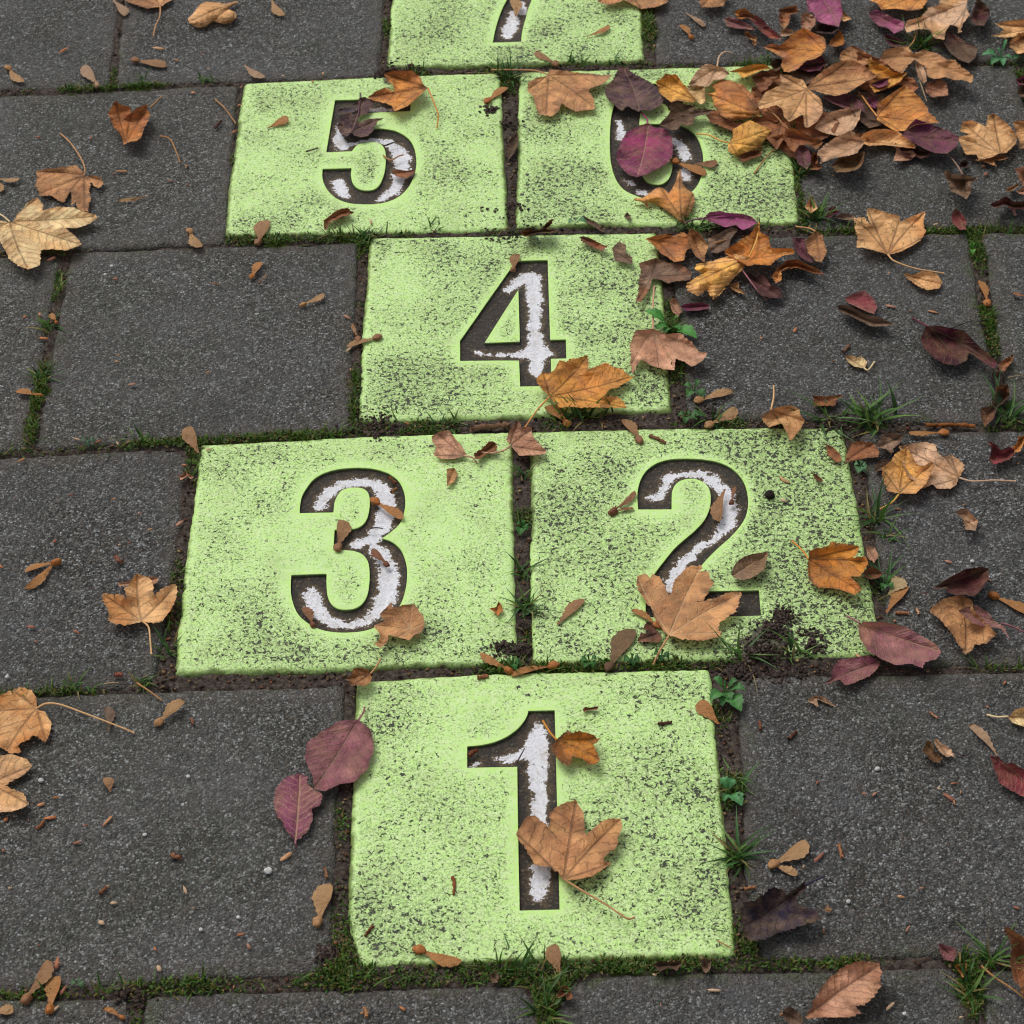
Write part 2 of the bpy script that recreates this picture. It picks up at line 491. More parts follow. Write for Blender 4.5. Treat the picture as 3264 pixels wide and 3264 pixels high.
def build_slab(name, cD, mat, z=0.0, cham=.003, jit=.0008, rnd_=.004, seed=0, holes=(), step=.0035, grid=.012, attrf=None, tilt=(0, 0)):
    R, nx = outline(cD, jit, rnd_, seed, step)
    SLABS.append(R.copy())
    ctr = R.mean(0)
    inner = R - nx * cham if ((R + nx * .001 - ctr)**2).sum() > ((R - nx * .001 - ctr)**2).sum() else R + nx * cham
    sgn = 1 if ((R + nx * .001 - ctr)**2).sum() > ((R - nx * .001 - ctr)**2).sum() else -1
    x0, y0 = inner.min(0); x1, y1 = inner.max(0)
    gx, gy = np.meshgrid(np.arange(x0, x1, grid), np.arange(y0, y1, grid))
    gx = gx.ravel() + rng.uniform(-.2, .2, gx.size) * grid; gy = gy.ravel() + rng.uniform(-.2, .2, gy.size) * grid
    k = inpoly(gx, gy, inner) & (segdist(gx, gy, inner[::3]) > grid * .5)
    loops = [inner] + [np.array(h) for h, isl in holes]
    for h, isl in holes:
        k &= segdist(gx, gy, np.array(h)[::2]) > grid * .3
    def inside(px, py):
        r = inpoly(px, py, inner)
        for h, isl in holes:
            ii = inpoly(px, py, h)
            if isl: r = r | ii
            else: r = r & ~ii
        return r
    V, T, ov = cdt(loops, np.column_stack([gx[k], gy[k]]), inside)
    def zt(p):
        return z + tilt[0] * (p[:, 0] - ctr[0]) + tilt[1] * (p[:, 1] - ctr[1]) + (fbm(p[:, 0] * 14 + 90, p[:, 1] * 14 + 90, seed, 3) - .5) * .0022
    VV = [np.column_stack([V, zt(V)])]; F_ = [list(t) for t in T]
    nb = len(V)
    # rim: top inner -> chamfer -> side
    def find(loop):
        idx = {}
        for i, p in enumerate(V): idx[(round(p[0], 6), round(p[1], 6))] = i
        r = []
        for p in loop:
            q = idx.get((round(p[0], 6), round(p[1], 6)))
            if q is None: q = int(np.argmin((V[:, 0] - p[0])**2 + (V[:, 1] - p[1])**2))
            r.append(q)
        return r
    ti = find(inner); zi = zt(inner)
    prev = ti; n = len(R)
    for f, dz in ((.45, -.0007), (.85, -.0019), (1.0, -.0036), (1.02, -.03)):
        ring = inner + (R - inner) * f
        VV.append(np.column_stack([ring, zi + dz * (cham / .003 if dz > -.01 else 1)]))
        cur = list(range(nb, nb + n)); nb += n
        for i in range(n):
            a, b = prev[i], prev[(i + 1) % n]; c, d = cur[(i + 1) % n], cur[i]
            F_.append([a, b, c, d] if sgn < 0 else [b, a, d, c])
        prev = cur
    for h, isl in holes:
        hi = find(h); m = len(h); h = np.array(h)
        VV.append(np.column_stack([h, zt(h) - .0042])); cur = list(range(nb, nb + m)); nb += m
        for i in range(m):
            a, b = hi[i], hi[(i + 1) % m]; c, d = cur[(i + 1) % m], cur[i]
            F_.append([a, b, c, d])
    nwall = sum(len(h) for h, _ in holes)
    VV = np.vstack(VV)
    at = {}
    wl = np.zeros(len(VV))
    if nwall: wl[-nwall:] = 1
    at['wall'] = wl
    px, py = VV[:, 0], VV[:, 1]
    at['edge'] = segdist(px, py, R[::4])
    if attrf: at.update(attrf(px, py, at['edge']))
    o = mesh_obj(name, VV, F_, mat, None, True, at, origin=(ctr[0], ctr[1], z))
    # flat top, crisp walls
    o.data.set_sharp_from_angle(angle=math.radians(50))
    return o, zt

def C4(s): return [(a, b) for a, b, c in pts(s)]

GREYS = [
 ('G7L', '252,-140 728,-140 712,139 222,158', 'grey paving slab behind the pale curled leaf, upper left of the tile marked 7', .3),
 ('G7LL', '-255,-135 232,-137 203,160 -300,172', 'grey paving slab in the top left corner of the pavement', .3),
 ('G7R', '1228,-150 1722,-153 1742,112 1242,117', 'grey paving slab right of the tile marked 7, leaf pile on its front edge', .5),
 ('G7RR', '1738,-153 2220,-158 2262,110 1757,113', 'grey paving slab in the top right corner with many leaves', .5),
 ('G6L', '-75,184 445,160 420,456 -120,478', 'grey paving slab left of the tile marked 5, heart shaped brown leaf on it', .4),
 ('G6R', '1492,130 1912,121 1990,418 1524,431', 'grey paving slab right of the tile marked 6 under the leaf pile', .6),
 ('G6RR', '1934,121 2400,113 2480,410 2006,418', 'mossy grey paving slab cut by the right edge beside the leaf pile', 1),
 ('G4L', '137,474 673,454 657,806 66,843', 'bare grey paving slab left of the tile marked 4', .5),
 ('G4LL', '-440,500 112,477 41,846 -520,878', 'grey paving slab on the left edge below the big pale leaf', .4),
 ('G4R', '1266,450 1823,440 1884,797 1304,783', 'grey paving slab right of the tile marked 4 with the maroon leaf', .7),
 ('G4RR', '1855,440 2440,430 2530,790 1912,797', 'mossy grey paving slab on the right edge beyond the maroon leaf', 1),
 ('G3L', '-235,873 350,842 336,1000 291,1268 277,1289 -330,1322', 'grey paving slab left of the tile marked 3', .3),
 ('G3R', '1626,816 2225,808 2330,1250 1692,1252', 'grey paving slab right of the tile marked 2', .5),
 ('G2L', '-50,1318 648,1290 634,1500 623,1790 600,1831 -110,1872', 'grey paving slab left of the tile marked 1, plum leaves on its right edge', .5),
 ('G2R', '1392,1277 2130,1262 2225,1798 1436,1806 1412,1640', 'grey paving slab right of the tile marked 1, near black leaf on it', .5),
 ('G1A', '-560,1900 242,1880 222,2380 -650,2400', 'grey paving slab in the bottom left corner', .4),
 ('G1B', '275,1878 992,1858 1012,1930 1008,2370 262,2385', 'grey paving slab along the bottom edge below the left half of tile 1', .7),
 ('G1C', '1084,1854 1144,1836 1800,1822 1820,1870 1850,2345 1040,2365 1050,1900', 'grey paving slab along the bottom edge under the crinkled oval leaf', .8),
 ('G1D', '1856,1828 2600,1810 2680,2330 1876,2345', 'grey paving slab in the bottom right corner beside the weeds', .7),
]
for i, (nm, c, lab, mossy) in enumerate(GREYS):
    cc = C4(c); mx_, my_ = np.mean([p[0] for p in cc]), np.mean([p[1] for p in cc])
    cc = [(x + (4.5 if x > mx_ else -4.5), y + (2.6 if y > my_ else -2.6)) for x, y in cc]
    tone = [.45, .4, .35, .3, .62, .5, .6, .55, .7, .35, .5, .45, .4, .6, .3, .65, .5, .42, .35][i]
    o, _z = build_slab('paving_stone', cc, MS, z=-.001 + rnd.uniform(-.0012, .0008), cham=.0042, jit=.0017,
                   rnd_=.009, seed=20 + i, tilt=(rnd.uniform(-.003, .003), rnd.uniform(-.003, .003)),
                   attrf=lambda x, y, e, m=mossy, t=tone: {'mossy': np.full(len(x), m), 'tone': np.full(len(x), t)})
    tag(o, lab, 'paving slab', 'grey slabs of the pavement')

NUM = {
'1': ('N1', [('1060,72* 1292,68* 1313,900 1335,1818* 983,1828* 970,1150 962,568* 522,575* 522,385* 640,375 760,348 870,300 960,235 1020,165 1050,110', 0)],
  '1150,190,40 1140,330,80 1140,480,85 1155,650,65 1160,800,55 1160,950,55 1190,1060,40;820,480,22 950,450,45 1080,430,75;1165,1420,60 1165,1560,70 1155,1680,45;590,540,18 620,510,14'),
'2': ('N2', [('370,617* 363,520 370,430 400,340 455,265 540,210 650,180 800,172 950,177 1080,200 1180,245 1260,315 1310,400 1335,500 1335,600 1310,690 1260,770 1180,860 1090,940 1000,1030 920,1120 860,1190 800,1270 765,1340* 1432,1325* 1453,1553* 435,1570* 437,1440 445,1330 480,1240 530,1160 600,1070 690,960 790,870 880,790 950,710 990,630 1008,540 1000,450 960,390 890,355 820,350 750,365 700,400 670,460 665,540 665,615*', 0)],
  '480,480,26 560,500,22 600,390,24 650,310,42 760,290,22 930,280,32 1030,340,48 1120,420,48 1170,560,58 1160,700,58 1110,780,42 1040,860,25 900,930,14 780,1060,50 700,1160,36 650,1290,45'),
'3': ('N3', [('428,652* 432,580 450,500 490,430 550,355 640,300 750,265 880,250 1000,250 1120,268 1220,305 1300,370 1345,460 1358,560 1345,650 1310,740 1240,810 1155,870* 1240,900 1310,960 1350,1040 1372,1140 1370,1260 1345,1380 1300,1480 1220,1570 1120,1640 1000,1685 850,1700 720,1695 600,1670 500,1620 420,1550 375,1460 352,1360 350,1270 355,1195* 665,1185* 665,1290 675,1380 710,1450 770,1490 850,1497 930,1480 990,1430 1025,1360 1040,1270 1043,1170 1030,1080 990,1020 930,990 850,978 725,978* 735,797* 830,795 920,785 980,755 1020,700 1040,620 1045,540 1030,470 990,435 930,423 860,430 800,450 760,500 735,560 725,645*', 0)],
  '610,560,38 680,450,45 800,370,40 950,350,42 1080,370,48 1180,450,65 1200,580,72 1170,720,78 1070,850,60 920,910,38;1080,930,40 1180,1020,55 1210,1180,80 1200,1330,80 1130,1480,68 1020,1580,46 850,1620,26 700,1590,38 590,1500,62 530,1360,60 520,1320,50'),
'4': ('N4', [('955,358* 1230,352* 1252,1055* 1390,1053* 1395,1220* 1258,1222* 1262,1462* 988,1465* 978,1237* 460,1243* 458,1062*', 0), ('972,615* 985,1070* 675,1083*', 1)],
  '890,590,28 1000,500,58 1090,490,68 1110,620,58 1120,760,48 1115,950,46 1130,1080,56;1000,1160,50 1130,1150,105 1230,1150,38;1140,1250,60 1140,1330,36;600,1140,1 760,1170,5 960,1160,8'),
'5': ('N5', [('540,378* 1320,366* 1312,497* 745,525* 718,690* 780,686 860,675 960,672 1060,680 1160,700 1250,745 1320,810 1360,900 1375,1000 1370,1100 1340,1200 1280,1300 1190,1380 1070,1430 940,1452 800,1455 680,1445 560,1400 480,1330 430,1250 410,1170 412,1088* 710,1083* 705,1160 725,1240 780,1295 860,1312 940,1300 1000,1250 1040,1160 1058,1060 1062,960 1045,880 1000,830 930,815 850,820 780,840 740,875 715,912* 450,918*', 0)],
  '600,470,18 660,450,26 800,450,20 1000,462,30 1110,462,26;600,600,22 570,720,30 610,820,70 700,820,28 820,780,10 960,770,26 1080,790,38 1170,850,58 1230,980,78 1220,1080,70 1190,1200,58 1120,1310,48 1000,1380,18;550,1200,50 600,1290,45 680,1370,22'),
'6': ('N6', [('765,640* 850,625 950,628 1050,622 1150,630 1240,660 1310,710 1370,790 1410,900 1422,1010 1410,1130 1370,1240 1290,1330 1150,1390 1000,1408 860,1400 740,1370 620,1310 545,1230 500,1130 470,1000 463,850 465,680 480,540 510,430 570,330 660,260 780,220 900,212 1040,235 1150,300 1205,380 1228,480* 1065,492* 1052,450 1010,420 940,400 870,405 805,450 775,530', 0), ('930,790 1030,810 1085,880 1105,990 1100,1100 1065,1190 1000,1240 930,1247 860,1225 810,1170 780,1080 775,980 790,880 840,810', 1)],
  '560,580,12 580,740,36;1130,770,38 1210,870,44 1240,950,40;1225,1100,48 1240,1160,40;640,1180,16 700,1220,16;780,1300,30 830,1320,26'),
'7': ('N7', [('310,248* 330,150 360,60 390,0 430,-70 480,-140 510,-170* 220,-170* 220,-260* 700,-260* 700,-200* 640,-160 580,-90 545,-20 520,40 500,110 482,180 475,243*', 0)],
  '395,185,30 420,120,34 440,50,16;480,55,22 470,0,18'),
}
TILES = {
'1': ('672,1281 1000,1267 1340,1259 1366,1540 1389,1803 1040,1812 676,1823 655,1735 664,1492', .46,
   '1290,1480,130,.35 1310,1660,120,.35 770,1480,90,.2 700,1720,90,.45 760,1330,80,.35 1250,1290,120,.25 880,1400,90,-.25 1000,1780,300,.1', '663,1800,14'),
'2': ('999,811 1300,804 1590,804 1621,966 1655,1168 1657,1234 1330,1243 1005,1253 1001,1066', .72,
   '1500,870,150,.45 1560,1080,130,.4 1060,950,70,.3 1500,1200,160,.45 1250,960,60,-.5 1120,880,60,-.1 1200,1190,120,.1', '1455,1205,45 1430,1222,36'),
'3': ('377,836 660,822 969,811 970,966 974,1166 979,1250 650,1262 328,1271 346,1080 363,960', .3,
   '520,1215,130,.5 380,880,60,.25 800,1220,200,.45 600,850,260,.3 860,1000,80,-.15 420,1010,80,.15', '970,1225,14'),
'4': ('699,448 960,441 1240,436 1257,590 1269,776 960,787 677,795 682,640 695,483', .62,
   '740,740,110,.16 1120,520,170,.15 850,760,200,.15 1230,720,90,.4 800,560,80,-.1', ''),
'5': ('460,155 700,143 943,136 951,250 960,433 690,440 422,446 434,333 448,233', .45,
   '480,400,70,.12 620,420,200,.12 850,330,100,.1 700,170,200,.1 500,200,60,.2', '735,150,16 930,205,10'),
'6': ('980,133 1250,127 1476,120 1496,290 1511,421 1240,424 974,427 976,200', .62,
   '1440,370,100,.45 1050,370,90,.3 1050,280,60,.2 1380,270,60,.25', ''),
'7': ('762,-143 1205,-150 1211,17 1218,116 960,122 729,127 740,0', .5, '950,115,260,.3 1160,60,60,.15', ''),
}
for key, (corn, base, blobs, dirts) in TILES.items():
    fr, loops, strokes = NUM[key]
    ox, oy, k = FR[fr]
    holes = []
    for s, isl in loops:
        p = pts(s)
        q = [G(ox + x * k, oy + y * k) for x, y, c in p]
        q = np.array(crom(q, 7, True, [c for _, _, c in p]))
        keep = np.linalg.norm(q - np.roll(q, 1, 0), axis=1) > 1e-5
        q = q[keep]
        if key == '7': q = q
        holes.append((q, isl))
    bl = []
    for b in blobs.split():
        x, y, r, a = map(float, b.split(',')); g0 = G(x, y); g1 = G(x + r, y)
        bl.append((g0, g1[0] - g0[0], a))
    dl = []
    for b in dirts.split():
        x, y, r = map(float, b.split(',')); g0 = G(x, y); g1 = G(x + r, y)
        dl.append((g0, g1[0] - g0[0], 1.))
    def af(x, y, e, holes=holes, bl=bl, dl=dl, base=base, key=key):
        wv = np.full(len(x), base)
        for (g, r, a) in bl:
            wv = wv + a * np.exp(-((x - g[0])**2 + (y - g[1])**2) / r**2)
        hd = np.full(len(x), 1e9)
        for h, isl in holes: hd = np.minimum(hd, segdist(x, y, np.array(h)[::3]))
        island = np.zeros(len(x), bool)
        wv = wv + (fbm(x * 25 + 7, y * 25 + 7, 3, 2) - .5) * .7
        near = np.clip(1 - hd / .011, 0, 1); nr = np.clip(1 - e / .007, 0, 1)
        wv = wv - near * .9 - nr * .6
        cl = np.maximum(np.clip(1.1 - hd / .008, 0, 1), np.clip(1.2 - e / .008, 0, 1) * .8)
        d = np.zeros(len(x))
        for (g, r, a) in dl: d = np.maximum(d, 1.3 * np.exp(-((x - g[0])**2 + (y - g[1])**2) / r**2))
        al = np.clip(1.25 - e / .0062, 0, 1) * np.clip(fbm(x * 11 + 3, y * 11 + 3, 8, 2) * 2.2 - .35, 0, 1)
        return {'wear': np.clip(wv, -.6, .95), 'clean': cl, 'dirt': d, 'algae': al}
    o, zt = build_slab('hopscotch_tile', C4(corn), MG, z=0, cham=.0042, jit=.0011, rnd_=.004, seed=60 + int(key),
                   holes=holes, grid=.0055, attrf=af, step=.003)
    tag(o, 'lime green painted tile with the numeral %s sunk into it' % key, 'tile', 'numbered hopscotch tiles')
    # recessed floor of the numeral
    hp = holes[0][0]
    x0, y0 = hp.min(0) - .001; x1, y1 = hp.max(0) + .001
    st = .0011
    gx, gy = np.meshgrid(np.arange(x0, x1, st), np.arange(y0, y1, st))
    sh = gx.shape; fx, fy = gx.ravel(), gy.ravel()
    mm = -np.ones(fx.size) * 99
    for stroke in strokes.split(';'):
        L = [tuple(map(float, t.split(','))) for t in stroke.split()]
        gp = [np.array(G(ox + a * k, oy + b * k)) for a, b, c in L]
        gw = [abs(G(ox + (a + c) * k, oy + b * k)[0] - G(ox + a * k, oy + b * k)[0]) for a, b, c in L]
        if len(L) == 1: L = L * 2; gp = gp * 2; gw = gw * 2
        for i in range(len(L) - 1):
            a, b = gp[i], gp[i + 1]; ab = b - a; LL = max(ab @ ab, 1e-10)
            t = np.clip(((fx - a[0]) * ab[0] + (fy - a[1]) * ab[1]) / LL, 0, 1)
            d = np.hypot(fx - a[0] - t * ab[0], fy - a[1] - t * ab[1])
            mm = np.maximum(mm, ((gw[i] * (1 - t) + gw[i + 1] * t) - d) * 1000)
    ins = inpoly(fx, fy, hp)
    hd = segdist(fx, fy, hp[::3])
    if len(holes) > 1:
        i2 = inpoly(fx, fy, holes[1][0]); hd = np.minimum(hd, segdist(fx, fy, holes[1][0][::2])); ins &= ~i2
    keep = ins | (hd < .0018)
    zf = np.full(fx.size, -.0036) + .0012 * np.clip(1 - hd / .004, 0, 1) * ins * 0.6 + (fbm(fx * 90 + 9, fy * 90 + 9, 5, 3) - .5) * .0012
    zf = zf - .0006 * np.clip(mm / 6, 0, 1)
    idx = -np.ones(fx.size, int); idx[keep] = np.arange(keep.sum()); I = idx.reshape(sh)
    q = np.stack([I[:-1, :-1], I[:-1, 1:], I[1:, 1:], I[1:, :-1]], -1).reshape(-1, 4)
    q = q[(q >= 0).all(1)]
    V = np.column_stack([fx, fy, zf + 0.0])[keep]
    V[:, 2] += zt(V[:, :2]) - 0
    V = V - np.array(o.location)
    mesh_obj('numeral', V, q, MN, o, True, {'paint': mm[keep]})
    o.children[0]['label'] = 'sunken numeral %s with worn white paint and dark dirty edges' % key

# pavement around the picture, and the soil all of it lies on
Vp = []; Fp = []
def add_box(cx_, cy_, sx, sy, z, h=.04, c=.006):
    n = len(Vp)
    for f, zz in ((1, z - h), (1, z - c), (0, z)):
        for a, b in ((-1, -1), (1, -1), (1, 1), (-1, 1)):
            Vp.append((cx_ + a * (sx / 2 - (c if not f else 0)), cy_ + b * (sy / 2 - (c if not f else 0)), zz))
    for r in (0, 4):
        for i in range(4):
            Fp.append((n + r + i, n + r + (i + 1) % 4, n + r + 4 + (i + 1) % 4, n + r + 4 + i))
    Fp.append((n + 8, n + 9, n + 10, n + 11))
ctrs = np.array([s.mean(0) for s in SLABS])
allp = np.vstack(SLABS)
for v in range(-6, 12):
    off = .5 if v % 2 else 0
    for u in range(-9, 10):
        cx_ = (u + .5 + off) * .312; cy_ = (v + .5) * .31
        b = SLABS
        x0, x1, y0, y1 = cx_ - .148, cx_ + .148, cy_ - .147, cy_ + .147
        if ((allp[:, 0] > x0 + .004) & (allp[:, 0] < x1 - .004) & (allp[:, 1] > y0 + .004) & (allp[:, 1] < y1 - .004)).any(): continue
        if any(inpoly(np.array([cx_]), np.array([cy_]), s[::3])[0] for s in SLABS): continue
        add_box(cx_, cy_, .298, .296, -.002)
pv = mesh_obj('pavement', Vp, Fp, MS, None, False, {'edge': np.full(len(Vp), .05), 'mossy': np.full(len(Vp), .5), 'tone': np.full(len(Vp), .5)})
pv['kind'] = 'structure'

st = .0024
P4 = np.array([G(-40, -40), G(1972, -40), G(1972, 1972), G(-40, 1972)])
x0, y0 = P4.min(0) - .02; x1, y1 = P4.max(0) + .02
gx, gy = np.meshgrid(np.arange(x0, x1, st), np.arange(y0, y1, st)); sh = gx.shape
fx, fy = gx.ravel(), gy.ravel()
free = np.ones(fx.size, bool); free0 = np.ones(fx.size, bool); edist = np.full(fx.size, 1.0)
for S in SLABS:
    a = S.min(0) - .02; b = S.max(0) + .02
    k = np.nonzero((fx > a[0]) & (fx < b[0]) & (fy > a[1]) & (fy < b[1]))[0]
    if not len(k): continue
    ii = inpoly(fx[k], fy[k], S); 
    d = segdist(fx[k], fy[k], S[::4])
    free[k[ii & (d > .0075)]] = False; free0[k[ii]] = False
    edist[k] = np.minimum(edist[k], np.where(ii, -d, d))
def mossf(x, y):
    m = fbm(x * 9 + 31, y * 9 + 31, 77, 3)
    m2 = fbm(x * 40 + 31, y * 40 + 31, 78, 3)
    return np.clip((m - .47) * 4.5, -.3, 1) + (m2 - .5) * 1.2
HOT = '970,120,170,.9 1350,120,120,.6 320,155,130,.6 40,172,40,.7 450,300,25,.5 440,420,40,.8 620,432,140,.7 1330,425,60,1 1550,420,90,1 1510,330,40,1 1800,430,110,1.1 1850,480,50,.8 1870,650,60,.5 225,60,40,.6 712,40,30,.8 1225,60,30,.8 90,560,40,.5 75,740,40,.8 90,690,40,.3 200,832,120,.5 560,815,80,.6 1050,795,60,.7 1350,790,80,.5 1630,790,70,1 985,1000,60,1 985,1100,50,.7 985,850,30,-.6 640,1560,60,.6 660,1400,60,.3 840,1260,120,.4 1100,1250,80,.9 1330,1250,110,1.1 1260,1250,60,.6 1640,1000,40,.8 1660,1130,40,.8 1380,1340,40,.9 1375,1500,40,.9 1385,1620,50,1.1 1420,1800,50,1 1560,1812,90,1.1 1180,1820,60,.55 1330,1812,60,.5 980,1820,50,.35 400,1845,130,.45 800,1835,120,-.3 640,1700,60,-.2 1030,1900,40,.6 1830,1880,60,.9 1700,1810,70,.3 330,1170,40,.7 300,1250,60,.6 145,1300,50,.4 480,1275,120,.4 1890,760,60,.9 690,560,50,.5 955,150,30,1 965,330,60,-.4 965,230,40,-.5 1260,650,90,.4 700,800,70,-.5 260,1890,40,-.2 1530,1250,80,-.3 1840,1252,110,.6 1925,180,60,.9'
hots = []
for b in HOT.split():
    x, y, r, a = map(float, b.split(',')); g0 = G(x, y); g1 = G(x + r, y); hots.append((g0, g1[0] - g0[0], a))
def mossall(x, y):
    m = mossf(x, y) * 1.15 - .34
    for g, r, a in hots: m = m + a * np.exp(-((x - g[0])**2 + (y - g[1])**2) / r**2)
    return m
mo = np.full(fx.size, 0.)
mo[free] = mossall(fx[free], fy[free])
lvl = -.0032 + .0045 * (fbm(fx * 12, fy * 12, 41, 2) - .4)
zz = lvl + (fbm(fx * 110, fy * 110, 42, 4) - .5) * .0055 + np.clip(mo, 0, 1) * .0012
zz = np.where(edist < 0, zz - .002, zz)
idx = -np.ones(fx.size, int); idx[free] = np.arange(free.sum()); I = idx.reshape(sh)
q = np.stack([I[:-1, :-1], I[:-1, 1:], I[1:, 1:], I[1:, :-1]], -1).reshape(-1, 4); q = q[(q >= 0).all(1)]
so_ = mesh_obj('soil', np.column_stack([fx, fy, zz])[free], q, MSOIL, None, True, {'moss': np.clip(mo[free] * .5, 0, 1)})
so_['kind'] = 'structure'
g_ = mesh_obj('ground', [(-60, -60, -.02), (60, -60, -.02), (60, 60, -.02), (-60, 60, -.02)], [(0, 1, 2, 3)], MSOIL, None, False, {'moss': np.full(4, .3)})
g_['kind'] = 'structure'

# moss and short grass: tiny blades in the joints
cand = np.nonzero(free0 & (mo > .12))[0]
prob = np.clip(mo[cand], 0, 1.3)
nb = 36000
pick = rng.choice(cand, nb, p=prob / prob.sum())
bx = fx[pick] + rng.uniform(-1, 1, nb) * st; by = fy[pick] + rng.uniform(-1, 1, nb) * st
bz = zz[pick]; bm = mo[pick]
ln = rng.uniform(.0025, .0062, nb) * (.6 + .5 * np.clip(bm, 0, 1))
gs = vnoise(bx * 30 + 4, by * 30 + 4, 99)
lnf = rng.random(nb) < .10 * (gs > .55)
ln = np.where(lnf, rng.uniform(.009, .020, nb), ln)
wd = np.where(lnf, .0008, rng.uniform(.0006, .0012, nb))
az = rng.uniform(0, 2 * np.pi, nb); ti = rng.uniform(.1, 1.1, nb)
dx, dy, dz = np.cos(az) * np.sin(ti), np.sin(az) * np.sin(ti), np.cos(ti)
pxv, pyv = -np.sin(az), np.cos(az)
b0 = np.column_stack([bx, by, bz])
side = np.column_stack([pxv * wd, pyv * wd, 0 * wd])
dr = np.column_stack([dx, dy, dz])
mid = b0 + dr * (ln * .55)[:, None]; tip = b0 + dr * ln[:, None] + np.column_stack([dx * ln * .25, dy * ln * .25, -ln * .12])
V = np.stack([b0 - side, b0 + side, mid + side * .8, mid - side * .8, tip], 1).reshape(-1, 3)
i0 = np.arange(nb)[:, None] * 5
Fq = (i0 + np.array([[0, 1, 2, 3]])).tolist() + (i0 + np.array([[3, 2, 4]])).tolist()
cA = np.array(lin((46, 66, 18))); cB = np.array(lin((92, 124, 36))); cC = np.array(lin((128, 118, 62))); cD_ = np.array(lin((60, 104, 34)))
t = rng.random((nb, 1)); c = cA * (1 - t) + cB * t
r_ = rng.random(nb); c[r_ < .16] = cC * rng.uniform(.6, 1.1, ((r_ < .16).sum(), 1)); c[(r_ > .16) & (r_ < .3)] = cD_
c = np.repeat(c, 5, 0)
ms = mesh_obj('moss', V, Fq, MGR, None, False, {'lcol': c}); ms['kind'] = 'stuff'; ms['label'] = 'low green moss and fine grass filling the joints'; ms['category'] = 'moss'

# crumbs of earth and litter lying in the joints
def crumbs(name, n, px, py, pz, smin, smax, cols, label, flat=.7):
    V = []; Fc = []; Cc = []
    base = np.array([(1, 0, 0), (0, 1, 0), (-1, 0, 0), (0, -1, 0), (0, 0, 1), (0, 0, -1), (.7, .7, .4), (-.7, .7, .4), (-.7, -.7, .4), (.7, -.7, .4)], float)
    fc = [(0, 6, 9), (6, 4, 9), (0, 1, 6), (1, 7, 6), (6, 7, 4), (1, 2, 7), (2, 8, 7), (7, 8, 4), (2, 3, 8), (3, 9, 8), (8, 9, 4), (3, 0, 9), (0, 5, 1), (1, 5, 2), (2, 5, 3), (3, 5, 0)]
    fc = np.array(fc)
    s = rng.uniform(smin, smax, (n, 1, 1)) * rng.uniform(.6, 1.3, (n, 1, 3))
    a = rng.uniform(0, 6.28, n)
    v = base[None] * rng.uniform(.7, 1.2, (n, 10, 1)) * s; v[:, :, 2] *= flat
    x = v[:, :, 0] * np.cos(a)[:, None] - v[:, :, 1] * np.sin(a)[:, None]; y = v[:, :, 0] * np.sin(a)[:, None] + v[:, :, 1] * np.cos(a)[:, None]
    v[:, :, 0] = x + px[:, None]; v[:, :, 1] = y + py[:, None]; v[:, :, 2] += pz[:, None]
    f = (fc[None] + (np.arange(n) * 10)[:, None, None]).reshape(-1, 3)
    cc = np.array([lin(c) for c in cols])[rng.integers(0, len(cols), n)] * rng.uniform(.7, 1.2, (n, 1))
    o = mesh_obj(name, v.reshape(-1, 3), f, MCR, None, True, {'lcol': np.repeat(cc, 10, 0)})
    o['kind'] = 'stuff'; o['label'] = label; o['category'] = 'crumbs'; return o
cj = np.nonzero(free0 & (edist > .001))[0]
pk = rng.choice(cj, 3600)
crumbs('leaf_litter', 3600, fx[pk] + rng.uniform(-1, 1, 3600) * st, fy[pk] + rng.uniform(-1, 1, 3600) * st, zz[pk] + .0012, .0006, .0021,
       [(134, 100, 76), (120, 80, 58), (96, 66, 52), (150, 120, 92), (88, 60, 50), (110, 92, 70), (72, 54, 46), (140, 124, 84)], 'brown crumbled leaf litter lying in the joints', .3)
pk = rng.choice(cj, 5200)
crumbs('soil_crumbs', 5200, fx[pk] + rng.uniform(-1, 1, 5200) * st, fy[pk] + rng.uniform(-1, 1, 5200) * st, zz[pk] + .0008, .0006, .0020,
       [(66, 54, 48), (52, 42, 38), (88, 74, 66), (104, 84, 66), (120, 96, 70), (44, 36, 32)], 'dark crumbs of soil and litter lying in the joints')
# earth spilled on to tile corners (mole-like castings)
px = []; py = []; pz = []
for x, y, r, n, h in ((1455, 1192, 28, 300, .006), (1440, 1232, 40, 420, .006), (1530, 1212, 30, 260, .003), (1478, 1165, 22, 160, .003), (1400, 1268, 36, 160, .002), (1490, 1268, 40, 160, .002),
                      (970, 392, 14, 200, .006), (925, 396, 14, 40, .002), (985, 1225, 14, 220, .005), (950, 1222, 24, 120, .003), (985, 1180, 10, 160, .003), (928, 208, 18, 110, .0022), (735, 138, 26, 200, .003), (760, 130, 30, 160, .003), (965, 230, 14, 260, .003),
                      (1300, 455, 20, 60, .002), (712, 803, 40, 200, .002), (250, 1880, 26, 300, .003), (620, 1800, 22, 200, .003), (1330, 780, 26, 120, .002), (1570, 800, 40, 120, .002), (950, 434, 40, 160, .002)):
    g0 = G(x, y); R_ = abs(G(x + r, y)[0] - g0[0])
    q = rng.normal(0, .5, (n, 2)) * R_
    u = fbm(q[:, 0] * 70 + x, q[:, 1] * 70 + y, 5, 3)
    kq = u > .42; q = q[kq]
    px.append(g0[0] + q[:, 0]); py.append(g0[1] + q[:, 1]); pz.append(np.exp(-(q**2).sum(1) / (R_ * .45)**2) * h * rng.uniform(.1, 1, len(q)) + .0004)
px = np.concatenate(px); py = np.concatenate(py); pz = np.concatenate(pz)
